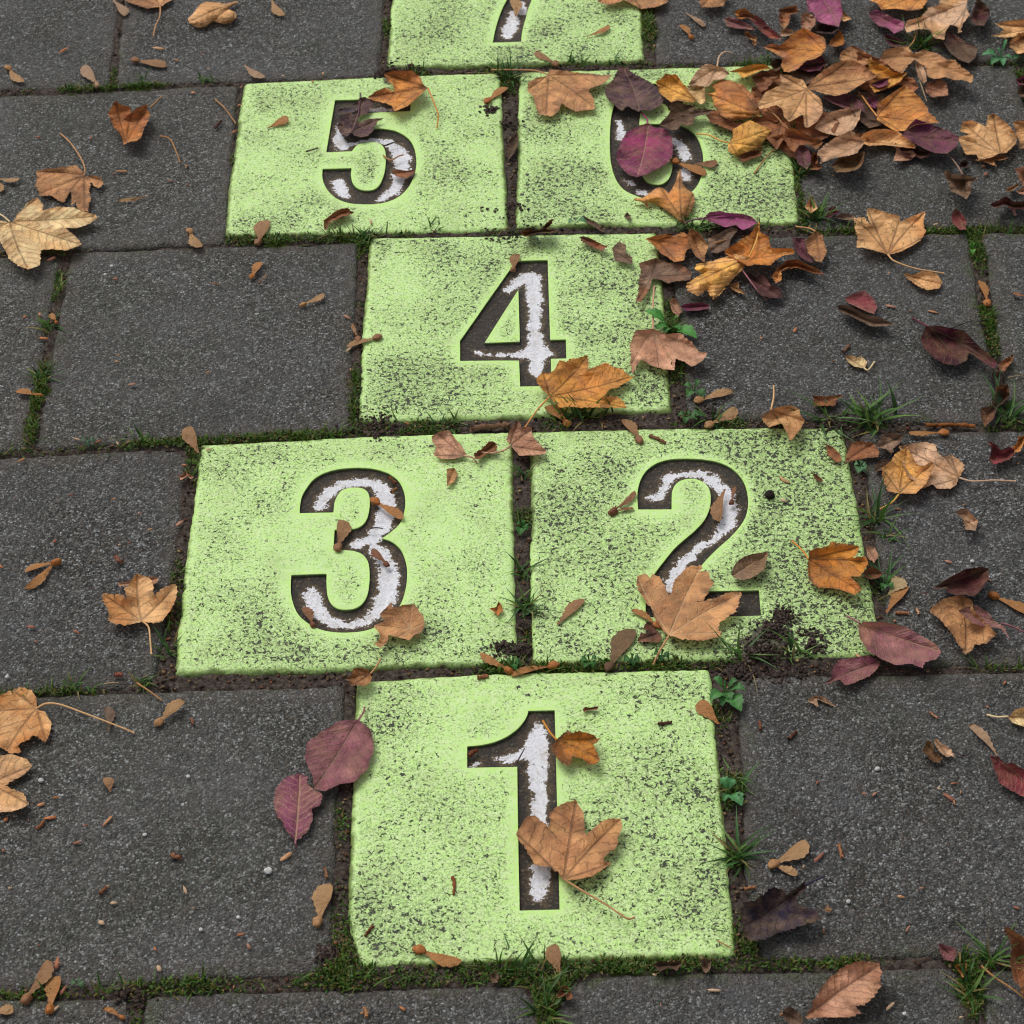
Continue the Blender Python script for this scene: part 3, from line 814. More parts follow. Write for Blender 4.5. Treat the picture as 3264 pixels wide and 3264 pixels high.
crumbs('spilled_earth', len(px), px, py, pz, .0006, .0021, [(70, 58, 52), (56, 46, 42), (82, 70, 64), (92, 80, 74)], 'dark earth crumbs spilled over tile corners and slab edges')
# ------------------------------------------------------------------ leaves
PAL = {
 'brown': [(176, 128, 84), (154, 106, 70), (120, 80, 54)],
 'rust': [(150, 92, 58), (126, 74, 48), (92, 54, 38)],
 'orange': [(198, 134, 66), (184, 112, 50), (128, 74, 42)],
 'mustard': [(190, 122, 40), (172, 104, 34), (96, 52, 34)],
 'yellow': [(208, 156, 74), (198, 140, 58), (150, 92, 44)],
 'tan': [(200, 156, 108), (184, 136, 88), (150, 106, 66)],
 'pale': [(212, 188, 140), (204, 168, 116), (170, 124, 84)],
 'beige': [(196, 160, 130), (176, 138, 108), (140, 106, 82)],
 'pink': [(186, 140, 114), (168, 120, 94), (126, 86, 68)],
 'taupe': [(128, 102, 86), (108, 84, 70), (78, 60, 52)],
 'dark': [(96, 70, 58), (76, 54, 46), (54, 38, 34)],
 'darkpurple': [(84, 54, 66), (64, 40, 52), (46, 28, 38)],
 'black': [(50, 40, 64), (38, 30, 50), (28, 22, 34)],
 'plum': [(134, 84, 90), (116, 66, 76), (84, 44, 56)],
 'purple': [(114, 52, 80), (94, 38, 66), (68, 28, 50)],
 'magenta': [(132, 34, 84), (108, 26, 70), (76, 20, 52)],
 'violet': [(158, 72, 122), (130, 50, 96), (96, 38, 72)],
 'red': [(138, 50, 66), (118, 38, 56), (84, 26, 40)],
 'maroon': [(88, 28, 44), (64, 20, 34), (44, 16, 26)],
 'olive': [(120, 92, 60), (104, 72, 46), (88, 54, 34)],
}
MUL = {'tan': 1.72, 'pale': 1.6, 'beige': 1.72, 'yellow': 1.65, 'orange': 1.5, 'brown': 1.62, 'pink': 1.6, 'mustard': 1.5, 'rust': 1.5, 'taupe': 1.5, 'maroon': 1.1, 'black': 1.0, 'darkpurple': 1.15, 'red': 1.25}
def tube(poly3, r0, r1, name, parent, colr, origin, mat=None, k=6):
    P = np.asarray(poly3, float)
    n = len(P); V = []; Fc = []
    for i in range(n):
        t = P[min(i + 1, n - 1)] - P[max(i - 1, 0)]; t /= np.linalg.norm(t) + 1e-9
        a = np.cross(t, (0, 0, 1)); a /= np.linalg.norm(a) + 1e-9; b = np.cross(a, t)
        r = r0 + (r1 - r0) * i / (n - 1)
        if i == n - 1: r *= 1.35
        for j in range(k):
            an = 2 * math.pi * j / k
            V.append(P[i] + (a * math.cos(an) + b * math.sin(an)) * r)
    for i in range(n - 1):
        for j in range(k):
            Fc.append((i*k + j, i*k + (j+1) % k, (i+1)*k + (j+1) % k, (i+1)*k + j))
    Fc.append(tuple(range(k))); Fc.append(tuple(range((n-1)*k, n*k))[::-1])
    V = np.array(V)
    if mat is not None:      # splinters: angular, uneven
        V = V + rng.normal(0, 1, V.shape) * np.array([.26, .26, .2]) * r0
    c = np.array(lin(colr)) * rng.uniform(.85, 1.1, (len(V), 1))
    if parent is not None:
        return mesh_obj(name, V - np.asarray(origin), Fc, mat or MST, parent, True, {'lcol': c})
    return mesh_obj(name, V, Fc, mat or MST, None, True, {'lcol': c}, origin=origin)

def stem_pts(fr, s, z0, z1, arch=0.0):
    ox, oy, k = FR[fr]
    D = [(ox + x * k, oy + y * k) for x, y, c in pts(s)]
    D = crom(D, 6)
    n = len(D); out = []
    for i, (x, y) in enumerate(D):
        t = i / (n - 1); z = z0 * (1 - t) + z1 * t + arch * math.sin(math.pi * t)
        g = G(x, y, z); out.append((g[0], g[1], z))
    return out

def lift(gx, gy, h):
    """keep the spot of the ground point but stand it h above the paving"""
    return gx + (CX - gx) * h / H, gy + (CY - gy) * h / H

LN = [0]
def leaf(kind, fr, colr, z, cup, crump, label, outl, base, tips, stem=None, tooth=.0007, vb=.2, c2=None, grad=0.0, group='fallen leaves on the pavement', spacing=None, fold=.0008, stemarch=0.002, edge=.5):
    """z: rest height in mm; cup: mm the rim rises above the middle (negative: domed)"""
    LN[0] += 1; sd = LN[0]
    r = random.Random(sd * 13 + 5)
    z *= .001; cup *= .001; crump *= (.0022 if 'pile' in group else .0017); fold = fold * 1.9
    P = np.array(fpts(fr, outl)); B = np.array(fpts(fr, base)[0]); TP = [np.array(t) for t in fpts(fr, tips)]
    if ((np.roll(P, -1, 0)[:, 0] * P[:, 1] - P[:, 0] * np.roll(P, -1, 0)[:, 1]).sum()) > 0: P = P[::-1]
    area = abs((np.roll(P, -1, 0)[:, 0] * P[:, 1] - P[:, 0] * np.roll(P, -1, 0)[:, 1]).sum()) / 2
    R = math.sqrt(area / math.pi)
    step = .0016 if R > .012 else .0012
    O = resample(P, step, True)
    # teeth: saw along the rim, deeper and shallower by turns
    d = np.arange(len(O)) * step
    nx = np.roll(O, -1, 0) - np.roll(O, 1, 0); nx = np.column_stack([nx[:, 1], -nx[:, 0]]); nx /= np.linalg.norm(nx, axis=1)[:, None] + 1e-9
    per = .0052 if R > .02 else .0036
    saw = ((d / per + 1.5 * vnoise(d * 90, d * 0, sd)) % 1.0)
    am = tooth * (vnoise(d * 60 + 3, d * 0, sd + 1) * 1.6)
    O = O + nx * ((saw - .5) * 2 * am + (vnoise(d * 420, d * 0, sd + 2) - .5) * tooth * .9 + (vnoise(d * 130, d * 0, sd + 4) - .5) * tooth * 1.6)[:, None]
    x0, y0 = O.min(0); x1, y1 = O.max(0)
    g = max(.0019, R * .045)
    gx, gy = np.meshgrid(np.arange(x0, x1, g), np.arange(y0, y1, g * .87))
    gx[1::2] += g / 2
    gx = gx.ravel() + rng.uniform(-.15, .15, gx.size) * g; gy = gy.ravel() + rng.uniform(-.15, .15, gy.size) * g
    k = inpoly(gx, gy, O) & (segdist(gx, gy, O[::2]) > g * .35)
    ex = [np.column_stack([gx[k], gy[k]])]
    veins = []
    for T in TP:
        L = np.linalg.norm(T - B); n = max(3, int(L / .002)); t = np.linspace(0.02, .97, n)[:, None]
        bend = r.uniform(-.03, .03) * L
        pr = np.array([-(T - B)[1], (T - B)[0]]) / (L + 1e-9)
        vp = B + (T - B) * t + pr * np.sin(t * math.pi) * bend
        veins.append(vp)
        kk = inpoly(vp[:, 0], vp[:, 1], O) & (segdist(vp[:, 0], vp[:, 1], O[::2]) > g * .3)
        ex.append(vp[kk])
    V, T_, ov = cdt([O], np.vstack(ex), lambda a, b: inpoly(a, b, O))
    x, y = V[:, 0], V[:, 1]
    best = np.full(len(x), 1e9); vt = np.zeros(len(x)); vd = np.full(len(x), .02)
    for vp in veins:
        dd = np.hypot(x[:, None] - vp[None, :, 0], y[:, None] - vp[None, :, 1])
        j = dd.argmin(1); dm = dd.min(1)
        Lv = np.linalg.norm(vp[-1] - B)
        dm = segdist(x, y, vp, False)
        t = j / max(1, len(vp) - 1) * Lv
        m = dm < vd if len(veins) > 1 else dm < 9
        score = dm
        m = score < best
        best[m] = score[m]; vt[m] = t[m]; vd[m] = dm[m]
    ctr = V.mean(0); rr = np.hypot(x - ctr[0], y - ctr[1]) / (R * 1.15)
    ed = segdist(x, y, O[::2]); en = np.clip(ed / (R * .55), 0, 1)
    h = np.zeros(len(x))
    prim = np.clip(1 - en, 0, 1) ** 1.6
    if cup > 0: h += cup * prim * (.45 + 1.1 * vnoise(x * 38 + sd, y * 38, sd + 6)) + cup * .25 * rr ** 2
    else: h += -cup * (1 - prim) * (.8 + .4 * vnoise(x * 30 + sd, y * 30, sd + 6))
    h += crump * (fbm(x * 55 / max(R / .03, .5) + sd, y * 55 / max(R / .03, .5) + 3, sd + 7, 3) - .5) * 2 * np.clip(.35 + .65 * (1 - en), 0, 1)
    h -= fold * np.exp(-(vd / (R * .09 + .0008)) ** 2)
    h += fold * .5 * np.sin(2 * np.pi * (vt - vd * .85) / (spacing or R * .3)) * np.clip(vd / .004, 0, 1) * .3
    h -= h.min(); h += z + .0006
    wx, wy = lift(x, y, h)
    # pigment
    pal = [np.array(lin(c)) * MUL.get(colr, 1.42) for c in PAL[colr]]
    if c2: pal2 = [np.array(lin(c)) * MUL.get(c2, 1.42) for c in PAL[c2]]
    n1 = fbm(x * 45 + sd, y * 45 + 1, sd + 8, 3); n2 = fbm(x * 120 + sd, y * 120 + 1, sd + 9, 3)
    a = np.clip((n1 - .5) * 3.2 + .5, 0, 1)[:, None]; b = np.clip((n2 - .5) * 3 + .35, 0, 1)[:, None]
    C = pal[0] * (1 - a) + pal[1] * a
    C = C * (1 - b * .5) + pal[2] * b * .5
    if c2:
        gd = rr * .6 + (n1 - .5) * 1.6
        tt = np.clip(gd * 1.2 - grad, 0, 1)[:, None]
        C = C * (1 - tt) + (pal2[0] * (1 - a) + pal2[1] * a) * tt
    es = np.clip((1 - ed / .0035), 0, 1)[:, None] * edge * np.clip(n1 * 2.2 - .5, 0, 1)[:, None]
    C = C * (1 - es) + pal[2] * .65 * es
    C = C * rnd.uniform(.93, 1.06)
    rot = np.clip((fbm(x * 75 + 5, y * 75 + sd, sd + 12, 3) - .60) * 9, 0, 1) * np.clip(1.2 - ed / (R * .4), 0, 1)
    C = C * (1 - rot[:, None] * .6) + pal[2] * .45 * rot[:, None] * .6
    pl = np.clip((fbm(x * 60 + sd, y * 60 + 9, sd + 14, 3) - .53) * 7, 0, 1)[:, None]
    C = C * (1 + .30 * pl)
    VV = np.column_stack([wx, wy, h])
    bz = h[np.argmin((x - B[0]) ** 2 + (y - B[1]) ** 2)]
    org = (B[0], B[1], z)
    at = {'lcol': C, 'vt': vt, 'vd': vd, 'vb': np.full(len(x), vb), 'vs': np.full(len(x), spacing or (max(.0052, R * .34) if len(TP) > 1 else max(.0035, R * .30)))}
    if stem:
        e = bpy.data.objects.new(kind, None); COL.objects.link(e); e.location = org; e.empty_display_size = .01
        mesh_obj('blade', VV - np.array(org), T_, ML, e, True, at)
        sc_ = PAL[colr][0]
        sc_ = tuple(min(235, v * 1.08 + 6) for v in sc_)
        tube(stem_pts(fr, stem, bz, z * .3 + .0012, stemarch), .00095, .0008, 'stem', e, sc_, org)
        root = e
    else:
        root = mesh_obj(kind, VV, T_, ML, None, True, at, origin=org)
    tag(root, label, 'leaf', group)
    return root

M_, O_ = 'maple_leaf', 'oval_leaf'
FB = 'leaf_fragment'
def many(rows):
    for r in rows:
        a = list(r); kw = a.pop() if isinstance(a[-1], dict) else {}
        leaf(*a, **kw)

LV = dict(vb=.85)
many([
 # left side
 (M_, 'T00', 'brown', 0, 2, 1.5, 'brown maple leaf cut by the top edge with its stalk hanging down', '700,0 760,25 830,48 905,38 975,0 960,-60 850,-110 720,-60', '907,35', '720,-20 840,-100 960,-40', '907,35 905,90 880,150 868,205'),
 (M_, 'T00', 'tan', 0, -9, 2.5, 'pale tan curled maple leaf on the slab behind the tile marked 5', '1065,105 1100,70 1130,25 1165,8 1215,12 1280,20 1340,5 1355,12 1290,50 1335,70 1340,100 1305,130 1270,138 1205,120 1175,145 1130,158 1100,150 1070,130', '1350,8', '1080,120 1170,150 1320,110', {'tooth': .0005}),
 (M_, 'T00', 'rust', 0, 9, 2.5, 'heart shaped rusty brown curled leaf left of the tile marked 5', '655,570 690,595 720,600 745,615 738,645 775,610 835,588 835,615 852,650 820,720 800,780 765,800 740,800 700,818 685,770 640,710 612,650 620,620', '715,812', '650,580 740,650 842,605', {'c2': 'orange', 'grad': .2}),
 (M_, 'T00', 'brown', 0, 3, 2, 'torn brown maple leaf with its stalk pointing up, at the left', '205,970 260,955 350,945 430,935 460,960 478,1000 520,990 570,1005 590,1035 560,1070 530,1050 515,1030 505,1080 515,1120 500,1200 440,1190 430,1140 405,1160 410,1110 400,1085 360,1150 290,1110 220,1110 215,1060 195,1055 210,1010', '477,993', '205,970 215,1100 360,1140 480,1195 590,1030', '477,993 480,950 455,890 400,810 342,755', {'tooth': .0009, 'stemarch': .006}),
 (M_, 'T00', 'pale', 2.5, 4, 2.5, 'large pale cream maple leaf at the left edge', '100,1210 150,1150 210,1115 245,1160 240,1190 330,1170 420,1175 460,1195 545,1215 550,1235 510,1265 440,1290 370,1290 420,1330 465,1385 370,1420 300,1410 235,1415 225,1500 160,1525 100,1505 50,1460 35,1430 -20,1330 -60,1270 0,1250 70,1260', '55,1255', '215,1120 545,1225 460,1385 160,1520 -40,1300', '55,1255 20,1225 -40,1190', {'c2': 'tan', 'grad': .55, 'vb': .1, 'spacing': .010}),
 (M_, 'T02', 'tan', 0, 6, 2.5, 'golden tan maple leaf at the right rim of the slab left of tile 3', '575,455 640,465 690,465 715,490 705,430 735,410 750,375 775,348 840,370 860,390 875,465 920,430 995,405 1005,440 985,530 950,580 920,615 870,630 810,620 760,632 700,645 650,630 610,610 620,580 600,530 580,500', '800,615', '575,460 775,350 1000,410 620,605', '800,615 840,650 850,720 857,805', {'c2': 'orange', 'grad': .5}),
 (FB, 'T02', 'pink', 0, 1, 1, 'small pinkish leaf scrap just behind the golden tan maple leaf', '665,405 720,395 770,380 840,362 895,368 902,385 880,405 830,402 740,412 675,420', '665,412', '895,375', {}),
 (M_, 'T02', 'tan', 0, 3, 2, 'orange tan maple leaf with a very long stalk at the left edge', '-60,1060 0,1040 60,1010 120,992 180,1010 205,1060 210,1115 250,1130 290,1190 280,1260 258,1310 230,1290 190,1260 160,1290 110,1310 100,1330 125,1360 60,1370 0,1330 -80,1300', '208,1112', '60,1005 -70,1130 260,1300 40,1350', '208,1112 260,1085 340,1090 480,1140 650,1205 760,1250', {'c2': 'orange', 'grad': .3, 'tooth': .0006, 'stemarch': .006}),
 (M_, 'T03', 'tan', 1, 3, 2, 'tan lobed maple leaf at the left edge under the long stalked leaf', '-60,-60 60,-80 150,-50 180,-10 140,30 80,70 30,100 130,140 165,200 140,225 60,245 0,250 -80,230 -80,0', '-60,90', '175,-10 160,205 -20,248', {'c2': 'beige', 'grad': .3}),
 (O_, 'D', 'plum', 2, 3, 2, 'plum oval leaf overlapping the left rim of the tile marked 1', '605,1380 640,1360 675,1357 700,1375 706,1410 695,1450 670,1475 640,1480 612,1493 592,1488 590,1465 575,1430 580,1400', '673,1362', '592,1490', '673,1362 685,1345 688,1335', {'vb': .35}),
 (O_, 'T03', 'plum', 0, 2.5, 1.5, 'pinkish plum leaf with a nibbled side on the slab left of tile 1', '1690,25 1740,50 1735,85 1770,120 1820,140 1825,160 1810,215 1770,230 1770,290 1750,350 1700,400 1672,415 1640,390 1600,310 1565,270 1545,190 1560,120 1610,60', '1672,412', '1700,30', '1672,412 1673,428 1678,440', {'vb': .9, 'c2': 'violet', 'grad': .5}),
 # 7 / 5 / 6
 (M_, 'T10', 'orange', 2, 8, 2.5, 'orange brown maple leaf on the far edge of the tile marked 5', '245,420 280,400 400,400 440,430 465,475 492,500 440,540 380,600 300,630 290,600 240,580 185,570 145,548 200,515 250,495 300,520 290,480 255,450', '490,498', '250,415 150,548 295,622', '490,498 520,570 548,650 540,725', {'c2': 'rust', 'grad': .35, 'stemarch': .004}),
 (O_, 'N5', 'darkpurple', 1, 3, 1.5, 'dark purple torn leaf lying on the top bar of the painted 5', '790,360 860,350 930,390 925,440 880,520 800,545 768,590 800,610 880,575 960,570 1040,568 1030,580 980,600 940,680 880,750 810,765 750,755 712,712 670,760 600,730 555,650 575,620 640,520 700,505 745,540 755,500 770,440', '712,710', '850,360 1030,572 600,725 565,640', '712,710 770,580 795,400 800,312', {'vb': .5}),
 (FB, 'N5', 'black', 0, 3, 1.5, 'small black purple curled scrap in the top left of the painted 5', '560,490 600,470 660,450 720,440 775,400 780,470 740,500 660,520 590,515', '560,490', '770,420', {}),
 (FB, 'N5', 'rust', 0, 6, 2, 'rust brown twisted leaf strip on the near edge of tile 5', '420,1620 480,1580 540,1530 600,1500 670,1488 700,1520 740,1535 700,1560 620,1580 560,1610 510,1620 480,1680 440,1725 420,1680', '740,1535', '430,1715', {'tooth': .0005}),
 (FB, 'N5', 'rust', 0, 3, 1, 'small rust red leaf scrap across the right bowl of the painted 5', '1120,1140 1150,1090 1230,1100 1290,1110 1365,1100 1340,1140 1280,1190 1220,1185 1160,1160', '1120,1140', '1360,1105', {}),
 (M_, 'N7', 'brown', 2, 4, 1.8, 'reddish brown maple leaf between the tiles marked 5 and 6', '640,402 700,405 800,420 900,430 1005,435 960,480 860,520 900,580 900,635 840,640 790,648 740,620 710,598 700,640 650,675 580,660 560,620 545,560 510,530 515,480 560,450 625,440', '635,435', '1005,435 895,620 620,670 515,520', '635,435 560,410 430,405 300,405', {'c2': 'pink', 'grad': .5}),
 (O_, 'N6', 'darkpurple', 3, 4, 1.8, 'dark purple broad leaf covering the top of the painted 6', '540,70 580,30 640,50 700,110 800,160 880,200 945,250 980,320 1010,400 970,450 880,495 800,485 750,500 700,480 640,440 590,500 540,470 500,420 460,400 415,330 420,240 490,180 520,130', '765,480', '600,45', {'vb': .5, 'c2': 'purple', 'grad': .7}),
 (O_, 'N6', 'magenta', 3, 4, 1.4, 'round magenta leaf lying in the middle of the painted 6', '855,620 920,660 1000,670 1070,700 1100,780 1118,860 1105,960 1070,1020 990,1070 900,1110 830,1150 740,1175 650,1150 590,1090 540,1000 530,930 560,860 600,770 640,710 720,670 790,640', '858,635', '745,1165', '858,635 840,570 785,510', {'vb': .75, 'c2': 'violet', 'grad': .6}),
 (M_, 'N6', 'yellow', 4, 7, 3, 'golden yellow curled leaf right of the dark purple leaf on tile 6', '935,190 1000,150 1040,105 1080,120 1130,115 1180,160 1230,230 1290,290 1350,370 1330,410 1240,400 1160,385 1090,410 1010,340 965,290', '1340,385', '950,200 1060,110 1080,400', {'c2': 'orange', 'grad': .6}),
 (FB, 'N6', 'pale', 7, 5, 3, 'cream crumpled leaf scrap beside the golden yellow leaf on tile 6', '1250,240 1340,230 1430,240 1440,300 1440,410 1390,430 1320,350 1270,290', '1440,250', '1300,280', {}),
 (M_, 'N6', 'beige', 4, 6, 2, 'cream and tan leaf on the far right edge of tile 6, stalk upright', '1270,230 1310,150 1360,80 1430,20 1500,10 1560,40 1640,50 1690,110 1620,170 1530,180 1480,240 1420,250 1340,240', '1565,42', '1280,225 1450,245 1680,120', '1565,42 1585,-60 1640,-110 1720,-100', {'tooth': .0004, 'stemarch': .006}),
 (M_, 'N6', 'dark', 5, 7, 3, 'dark brown folded leaf at the upper right of the magenta leaf', '965,640 1040,560 1090,490 1070,440 1100,400 1180,410 1260,430 1330,440 1330,480 1420,470 1530,480 1490,520 1400,540 1330,560 1320,620 1250,650 1190,630 1170,680 1090,690 1050,670 1000,650', '1500,492', '975,640 1105,405', {}),
 (M_, 'N6', 'orange', 1, -10, 2.2, 'light orange heart shaped leaf at the foot of the painted 6', '1185,1080 1200,1150 1210,1240 1260,1300 1320,1340 1335,1420 1310,1500 1260,1580 1210,1645 1150,1600 1080,1540 990,1480 920,1440 850,1430 860,1500 820,1450 760,1420 705,1410 720,1385 800,1390 870,1340 930,1290 985,1275 1040,1310 1070,1340 1110,1280 1150,1180', '1210,1640', '985,1278 1186,1090 1320,1345 710,1405', {'tooth': .0004, 'c2': 'tan', 'grad': .2}),
 (FB, 'N6', 'taupe', 0, 3, 1, 'small brown leaf scrap on the near rim of tile 6', '598,1575 640,1530 670,1560 690,1620 650,1610', '598,1575', '680,1615', {}),
 (O_, 'T10', 'dark', 0, 3, 1, 'brown narrow leaf standing in the joint between tiles 5 and 6', '935,890 930,840 950,790 985,755 1002,765 1000,820 975,870 950,900', '945,895', '995,762', {'tooth': .0003}),
 (O_, 'N4', 'rust', 1, 5, 1.8, 'brown rolled strip leaf on the far right of tile 4', '1500,155 1550,140 1640,180 1720,225 1760,235 1710,272 1640,250 1560,210', '1500,150', '1755,238', {'c2': 'plum', 'grad': .4}),
 (O_, 'N4', 'dark', 1, 11, 2.5, 'dark brown leaf with an upturned tip in the joint below tiles 5 and 6', '980,110 1050,70 1090,75 1120,90 1180,80 1220,30 1260,-10 1285,0 1260,50 1230,85 1330,95 1250,115 1150,120 1030,150 1000,130', '1325,95', '985,110 1280,-5', {'c2': 'rust', 'grad': .3}),
 (O_, 'N6', 'taupe', 0, 3, 1.5, 'thin brown leaf lying in the joint below tile 6', '180,1570 250,1600 330,1640 400,1700 420,1735 360,1720 290,1680 220,1640', '180,1570', '420,1735', {}),
 # tile 4 neighbourhood
 (M_, 'T11', 'orange', 2, 7, 2.2, 'bright orange maple leaf covering the foot of the painted 4', '1105,700 1125,665 1140,650 1165,660 1195,650 1235,590 1270,600 1300,580 1345,575 1400,560 1400,620 1390,650 1450,620 1510,600 1525,625 1590,640 1635,680 1680,675 1630,700 1570,740 1530,750 1490,790 1560,795 1600,830 1630,865 1560,858 1450,855 1350,860 1320,850 1280,855 1240,860 1180,800 1130,750 1110,720', '1180,795', '1140,655 1395,565 1640,685 1630,862', '1180,795 1110,870 1040,970', {'c2': 'yellow', 'grad': .2, 'tooth': .0010, 'vb': .05}),
 (M_, 'T11', 'pink', 2, 4, 1.5, 'pinkish brown leaf across the joint between tiles 3 and 2', '935,1040 960,970 1000,925 1020,970 1080,965 1080,1000 1090,1030 1165,1105 1150,1120 1080,1130 1010,1130 960,1075', '955,1075', '1000,927 1162,1107 1085,980', '955,1075 920,1100 850,1115 770,1108', {'tooth': .0005, 'vb': .1}),
 (M_, 'T11', 'pink', 0, 3, 1.2, 'small pinkish tan rounded leaf at the top of tile 3', '510,1020 550,995 610,985 650,1040 690,1085 705,1120 680,1140 640,1148 570,1148 525,1130 535,1080 515,1050', '692,1130', '540,1000 530,1130 610,987', '692,1130 740,1140 765,1168', {'tooth': .0004}),
 (FB, 'T11', 'rust', 0, 5, 2, 'small curled rust leaf between two pinkish leaves on tile 3', '750,1120 800,1085 840,1050 880,1060 878,1105 830,1115 780,1150 755,1145', '755,1140', '870,1060', {}),
 (FB, 'T11', 'brown', 0, 1.5, .6, 'small tan leaf piece with a straight side above the painted 3', '598,1205 640,1200 662,1235 640,1275 598,1305', '598,1300', '640,1203', {'tooth': .0004}),
 (M_, 'E', 'pink', 1.5, 7, 2, 'light brown maple leaf hanging over the right rim of tile 4', '160,590 235,583 300,605 350,600 400,640 430,680 470,685 450,720 405,745 370,725 335,710 330,760 280,755 230,740 185,715 160,760 150,775 140,730 138,670 150,620', '238,585', '145,740 265,752 333,755 465,690', '238,585 238,480 243,400', {'vb': .6, 'stemarch': .004}),
 (M_, 'E', 'taupe', 1, 4, 2, 'dull brown maple leaf with a tail lobe on the top right corner of tile 4', '175,305 220,290 250,280 300,300 360,310 405,345 395,375 340,380 300,390 270,375 235,370 230,390 215,430 185,470 165,465 175,400 180,360 185,330', '235,360', '250,285 400,350 175,460 300,385', {'c2': 'rust', 'grad': .4}),
 (FB, 'E', 'taupe', 0, 3, 1.5, 'ragged dark leaf scrap at the top edge of tile 4', '60,240 95,210 125,225 120,260 150,280 150,305 100,300 75,290', '60,240', '145,300', {}),
 (M_, 'E', 'rust', 3, 5, 2, 'orange rust maple leaf on the slab corner right of tile 4', '205,200 270,180 330,185 355,170 370,175 395,200 420,235 380,245 370,290 330,300 300,280 270,260 240,230', '255,205', '205,200 360,175 415,238 340,298', {'c2': 'orange', 'grad': .0}),
 (M_, 'E', 'brown', 5, 7, 2, 'brown leaf curling up right beside the orange rust one', '400,155 440,180 475,230 460,265 458,300 420,275 385,215 385,180', '400,155', '458,298 472,232', {'tooth': .0005}),
 (O_, 'E', 'taupe', 0, 4, 2, 'grey brown leaf under the violet leaf below tile 6', '470,200 520,175 570,150 600,160 570,200 560,240 510,262 480,255', '600,160', '480,255', {'tooth': .0004}),
 (M_, 'E', 'orange', 4, 10, 2.5, 'raised orange brown maple leaf with wavy rim below tile 6', '540,250 600,210 650,180 690,130 690,170 730,190 740,240 800,238 840,240 840,265 790,272 760,290 740,315 680,310 640,315 600,290 545,265', '645,285', '690,135 838,255 545,258', {'c2': 'mustard', 'grad': .2}),
 (M_, 'E', 'yellow', 8, -9, 2.5, 'golden tan ribbed leaf with three lobes, largest in the lower pile', '645,280 620,330 570,380 530,430 495,462 480,440 466,415 430,445 380,420 385,390 410,370 460,340 450,350 415,330 420,305 460,300 520,285 590,265', '645,280', '385,400 495,460 422,312', '645,280 670,230 685,180 690,130', {'c2': 'tan', 'grad': .15, 'stemarch': .003}),
 (FB, 'E', 'tan', 0, 3, 1.5, 'small tan torn piece below the golden ribbed leaf', '560,395 600,385 605,410 632,430 635,440 600,428 570,412', '560,395', '633,438', {}),
 (FB, 'E', 'pink', 0, 3, 1, 'small brown oval leaf beside the top right of tile 4, above the weed', '305,465 330,450 350,480 362,510 345,530 320,510', '305,465', '350,528', {}),
 (O_, 'E', 'magenta', 0, 3, .8, 'rolled magenta leaf stick on the slab right of tile 4', '355,490 370,478 440,470 475,480 478,495 440,505 380,508', '478,488', '356,492', {'tooth': .0003, 'c2': 'violet', 'grad': .5}),
 (O_, 'E', 'plum', 0, 7, 2, 'wrinkled purple leaf right of the golden ribbed leaf', '620,335 680,365 700,350 725,370 740,400 780,410 790,450 740,452 700,440 670,400', '620,335', '788,450', '620,335 660,390 690,430 725,460', {'c2': 'darkpurple', 'grad': .2, 'tooth': .0004}),
 (O_, 'E', 'orange', 0, 16, 2, 'golden brown arched leaf at the right end of the lower pile', '742,360 770,320 810,290 850,285 900,310 940,330 975,355 920,345 860,325 810,325 785,340 785,375 760,390', '975,355', '765,385', {'c2': 'rust', 'grad': .1}),
 (O_, 'E', 'purple', 1, 6, 2, 'purple leaf tucked behind a brown oval leaf right of the lower pile', '825,195 885,195 890,240 920,290 925,305 880,290 845,250', '825,195', '925,305', {}),
 (O_, 'E', 'brown', 5, 4, 1.5, 'brown oval leaf on end beside the purple leaf, right of the lower pile', '885,210 930,165 960,180 970,220 980,260 955,300 930,295 900,260', '930,165', '950,300', '930,168 905,155 850,148', {'tooth': .0005}),
 (M_, 'E', 'tan', 0, 5, 1.5, 'small light brown leaf just off the lower right corner of tile 6', '885,65 915,10 930,50 942,70 910,92', '912,90', '918,12', {'tooth': .0004}),
 (O_, 'C', 'magenta', 0, 5, 1.5, 'small magenta leaf right of the lower right corner of tile 6', '920,580 940,510 975,503 1000,540 960,560 940,585', '1000,545', '925,580', {}),
 (O_, 'C', 'taupe', 0, 4, 1.5, 'pinkish brown rolled scrap behind the big tan leaf', '970,570 1020,545 1092,555 1120,590 1060,590 1000,580', '970,570', '1120,590', {}),
 (O_, 'C', 'violet', 3, 5, 2, 'violet pink leaf on the near right edge of tile 6', '135,575 170,540 240,532 310,545 390,550 450,575 480,605 430,635 380,652 340,620 270,638 210,610 160,590', '330,560', '140,575 478,605', '330,560 200,572 80,585 0,612', {'vb': .3}),
 # mid right
 (M_, 'Q', 'tan', 0, 7, 2.5, 'large tan maple leaf alone on the slab joint right of tile 6', '5,575 70,570 110,620 90,560 85,510 150,520 230,545 300,565 296,600 340,580 400,555 460,530 455,580 450,640 470,655 430,720 380,750 310,790 220,810 150,790 80,770 20,765 30,700 10,640', '220,808', '10,580 92,515 300,570 458,535 25,765 445,700', '220,808 260,850 400,900 580,930', {'c2': 'orange', 'grad': .8, 'tooth': .0006, 'vb': .1, 'stemarch': .003}),
 (O_, 'Q', 'red', 0, 6, 1, 'small crimson leaf standing by the mossy corner at the right', '650,510 690,540 725,590 722,630 720,650 680,650 635,610 625,560', '650,512', '705,650', {'vb': .6, 'tooth': .0003}),
 (O_, 'Q', 'maroon', 0, 16, 2, 'maroon arched leaf raised off the slab at the right edge', '870,490 930,460 985,437 1020,470 1092,470 1150,490 1092,525 1040,520 1045,560 1030,560 1010,520 970,490 900,515', '870,490', '1140,490', {'c2': 'red', 'grad': .9}),
